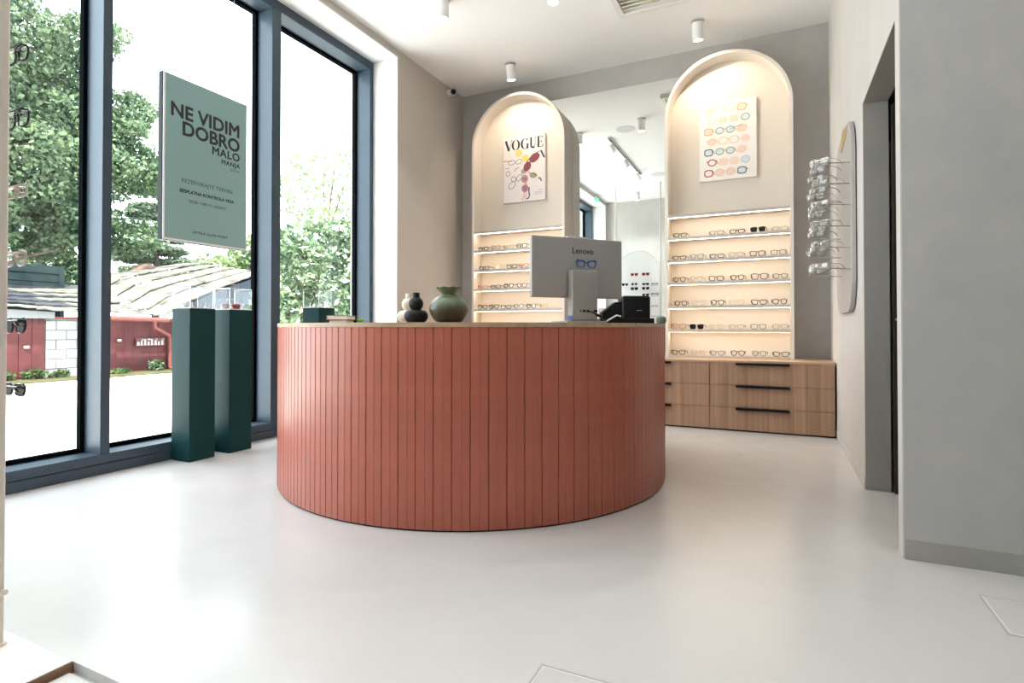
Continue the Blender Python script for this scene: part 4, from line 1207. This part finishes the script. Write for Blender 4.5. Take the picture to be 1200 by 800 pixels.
# pine behind the shed roof, haze painted into its pale needles
bl = []
for i in range(9):
    z = 2.7 + i * 0.62
    w = 2.1 - i * 0.18
    for s in (-0.5, 0.5):
        bl.append(((random.uniform(-.5, .5), s * w + random.uniform(-.3, .3), z - G + random.uniform(-.2, .2)), (0.8, 0.75 * w * 0.62 + 0.2, 0.24)))
tree('pine_tree', (-25.5, 15.9, G), 'hazy pine tree behind the shed roof, left of the sign', [([(0, 0, 0), (0, 0, 4), (0.1, 0.1, 8.4)], 0.2, 0.05), ([(0, 0, 3.6), (0.2, 1.4, 4.0)], 0.06, 0.02), ([(0, 0, 4.4), (0.2, -1.4, 4.7)], 0.06, 0.02)],
     bl, 22000, 0.085, M_LEAF2)
bl = [((random.uniform(-.6, .6), y, z), (1.0, 1.0, 0.9)) for y, z in ((-2.2, 2.8), (-1.0, 3.6), (0.3, 3.0), (1.4, 4.0), (2.4, 3.2), (0.6, 4.6), (3.2, 4.4))]
tree('garden_tree', (-22.3, 17.3, G), 'bright green bushy tree behind the shed roof, right below the sign', [([(0, 0, 0), (0, 0.2, 3.5)], 0.14, 0.06)], bl, 7000, 0.11, M_LEAF4)
bl = [((random.uniform(-.4, .4), y, z), (1.0, 1.3, 1.1)) for y, z in ((-3.5, 2.2), (-1.6, 3.0), (0, 2.4), (1.5, 3.2), (-2.6, 4.2), (0.4, 4.4))]
tree('backdrop_tree', (-29.5, 13.0, G), 'dark green tree rising behind the teal outbuilding', [([(0, 0, 0), (0, 0.2, 3.5)], 0.16, 0.06)], bl, 9000, 0.13, M_LEAF1)
# flowering shrub outside the third pane
bl = [((random.uniform(-.25, .25), y, z), (0.45, ry, rz_)) for y, z, ry, rz_ in ((-0.85, 1.55, .45, .5), (-0.35, 2.35, .5, .55), (0.25, 2.9, .5, .5), (0.1, 1.7, .6, .55), (0.85, 2.3, .5, .6), (0.9, 1.3, .55, .5), (-0.75, 2.75, .3, .4), (0.75, 3.15, .35, .35), (1.3, 1.8, .4, .6), (-0.6, 0.9, .5, .4), (0.3, 0.9, .6, .4), (1.3, 0.8, .5, .5))]
tree('flowering_shrub', (-8.2, 8.1, G), 'white flowering elder shrub outside the right window pane', [([(0, -0.55, 0), (0.05, -0.6, 0.9), (0, -0.5, 2.0)], 0.05, 0.02), ([(0, -0.4, 0), (0, -0.2, 1.0), (0, 0.3, 2.4)], 0.045, 0.015), ([(0.05, -0.7, 0), (0.1, -0.95, 1.1)], 0.04, 0.02), ([(0, 0.3, 0), (0, 0.7, 1.6)], 0.04, 0.015)],
     bl, 11000, 0.055, M_LEAF3, 'shrub', None, (500, 0.075))
bl = [((random.uniform(-.6, .6), y, z), (0.9, ry, rz_)) for y, z, ry, rz_ in ((-0.9, 5.0, .5, .8), (0.2, 6.1, .8, .7), (1.0, 5.0, .8, 1.0), (0.0, 4.2, .9, .8), (1.6, 6.4, .6, .9), (1.4, 3.6, .9, .9), (0.6, 2.6, 1.2, .9), (1.9, 7.4, .4, .7))]
tree('birch_tree', (-12.6, 12.6, G), 'thin pale birch behind the flowering shrub', [([(0, 0, 0), (0, 0.4, 3.5), (0, 1.0, 7.2)], 0.07, 0.02), ([(0, 0.3, 3.0), (0, -0.4, 5.5)], 0.035, 0.012), ([(0, 0.5, 4.0), (0, 1.7, 6.8)], 0.035, 0.012), ([(0, 0.4, 3.4), (0.1, 0.3, 6.6)], 0.03, 0.01)],
     bl, 2600, 0.075, M_LEAF4)
bl = [((0, y, z), (1.2, 1.6, 1.5)) for y, z in ((-4, 1.6), (-1.5, 2.2), (1, 1.8), (3.5, 2.4), (6, 2.0), (8.5, 2.6))]
tree('hedge', (-17, 21.0, G), 'broad green hedge at the end of the yard behind the shrub', [([(0, 0, 0), (0, 0, 1.5)], 0.1, 0.06)], bl, 7000, 0.13, M_LEAF3, 'hedge')
# weeds along the shed
for i, (y, h, lab) in enumerate(((5.6, .20, 'left of the shed door'), (6.4, .30, 'at the red shed door'), (7.0, .34, 'by the white block pier'), (7.55, .24, 'in front of the white block pier'), (8.9, .18, 'at the narrow red door'), (9.85, .42, 'by the downpipe'))):
    r_ = empty('weed', (-15.75, y, G + 0.03))
    tag(r_, f'clump of green weeds growing {lab}', 'weed', 'weeds along the shed')
    foliage([((0, 0, h * 0.35), (0.13, 0.26, h * 0.4))], 160, 0.055, 'leaf_clump', M_WEED if i < 5 else M_LEAF1, r_, 0.5, 0.2)
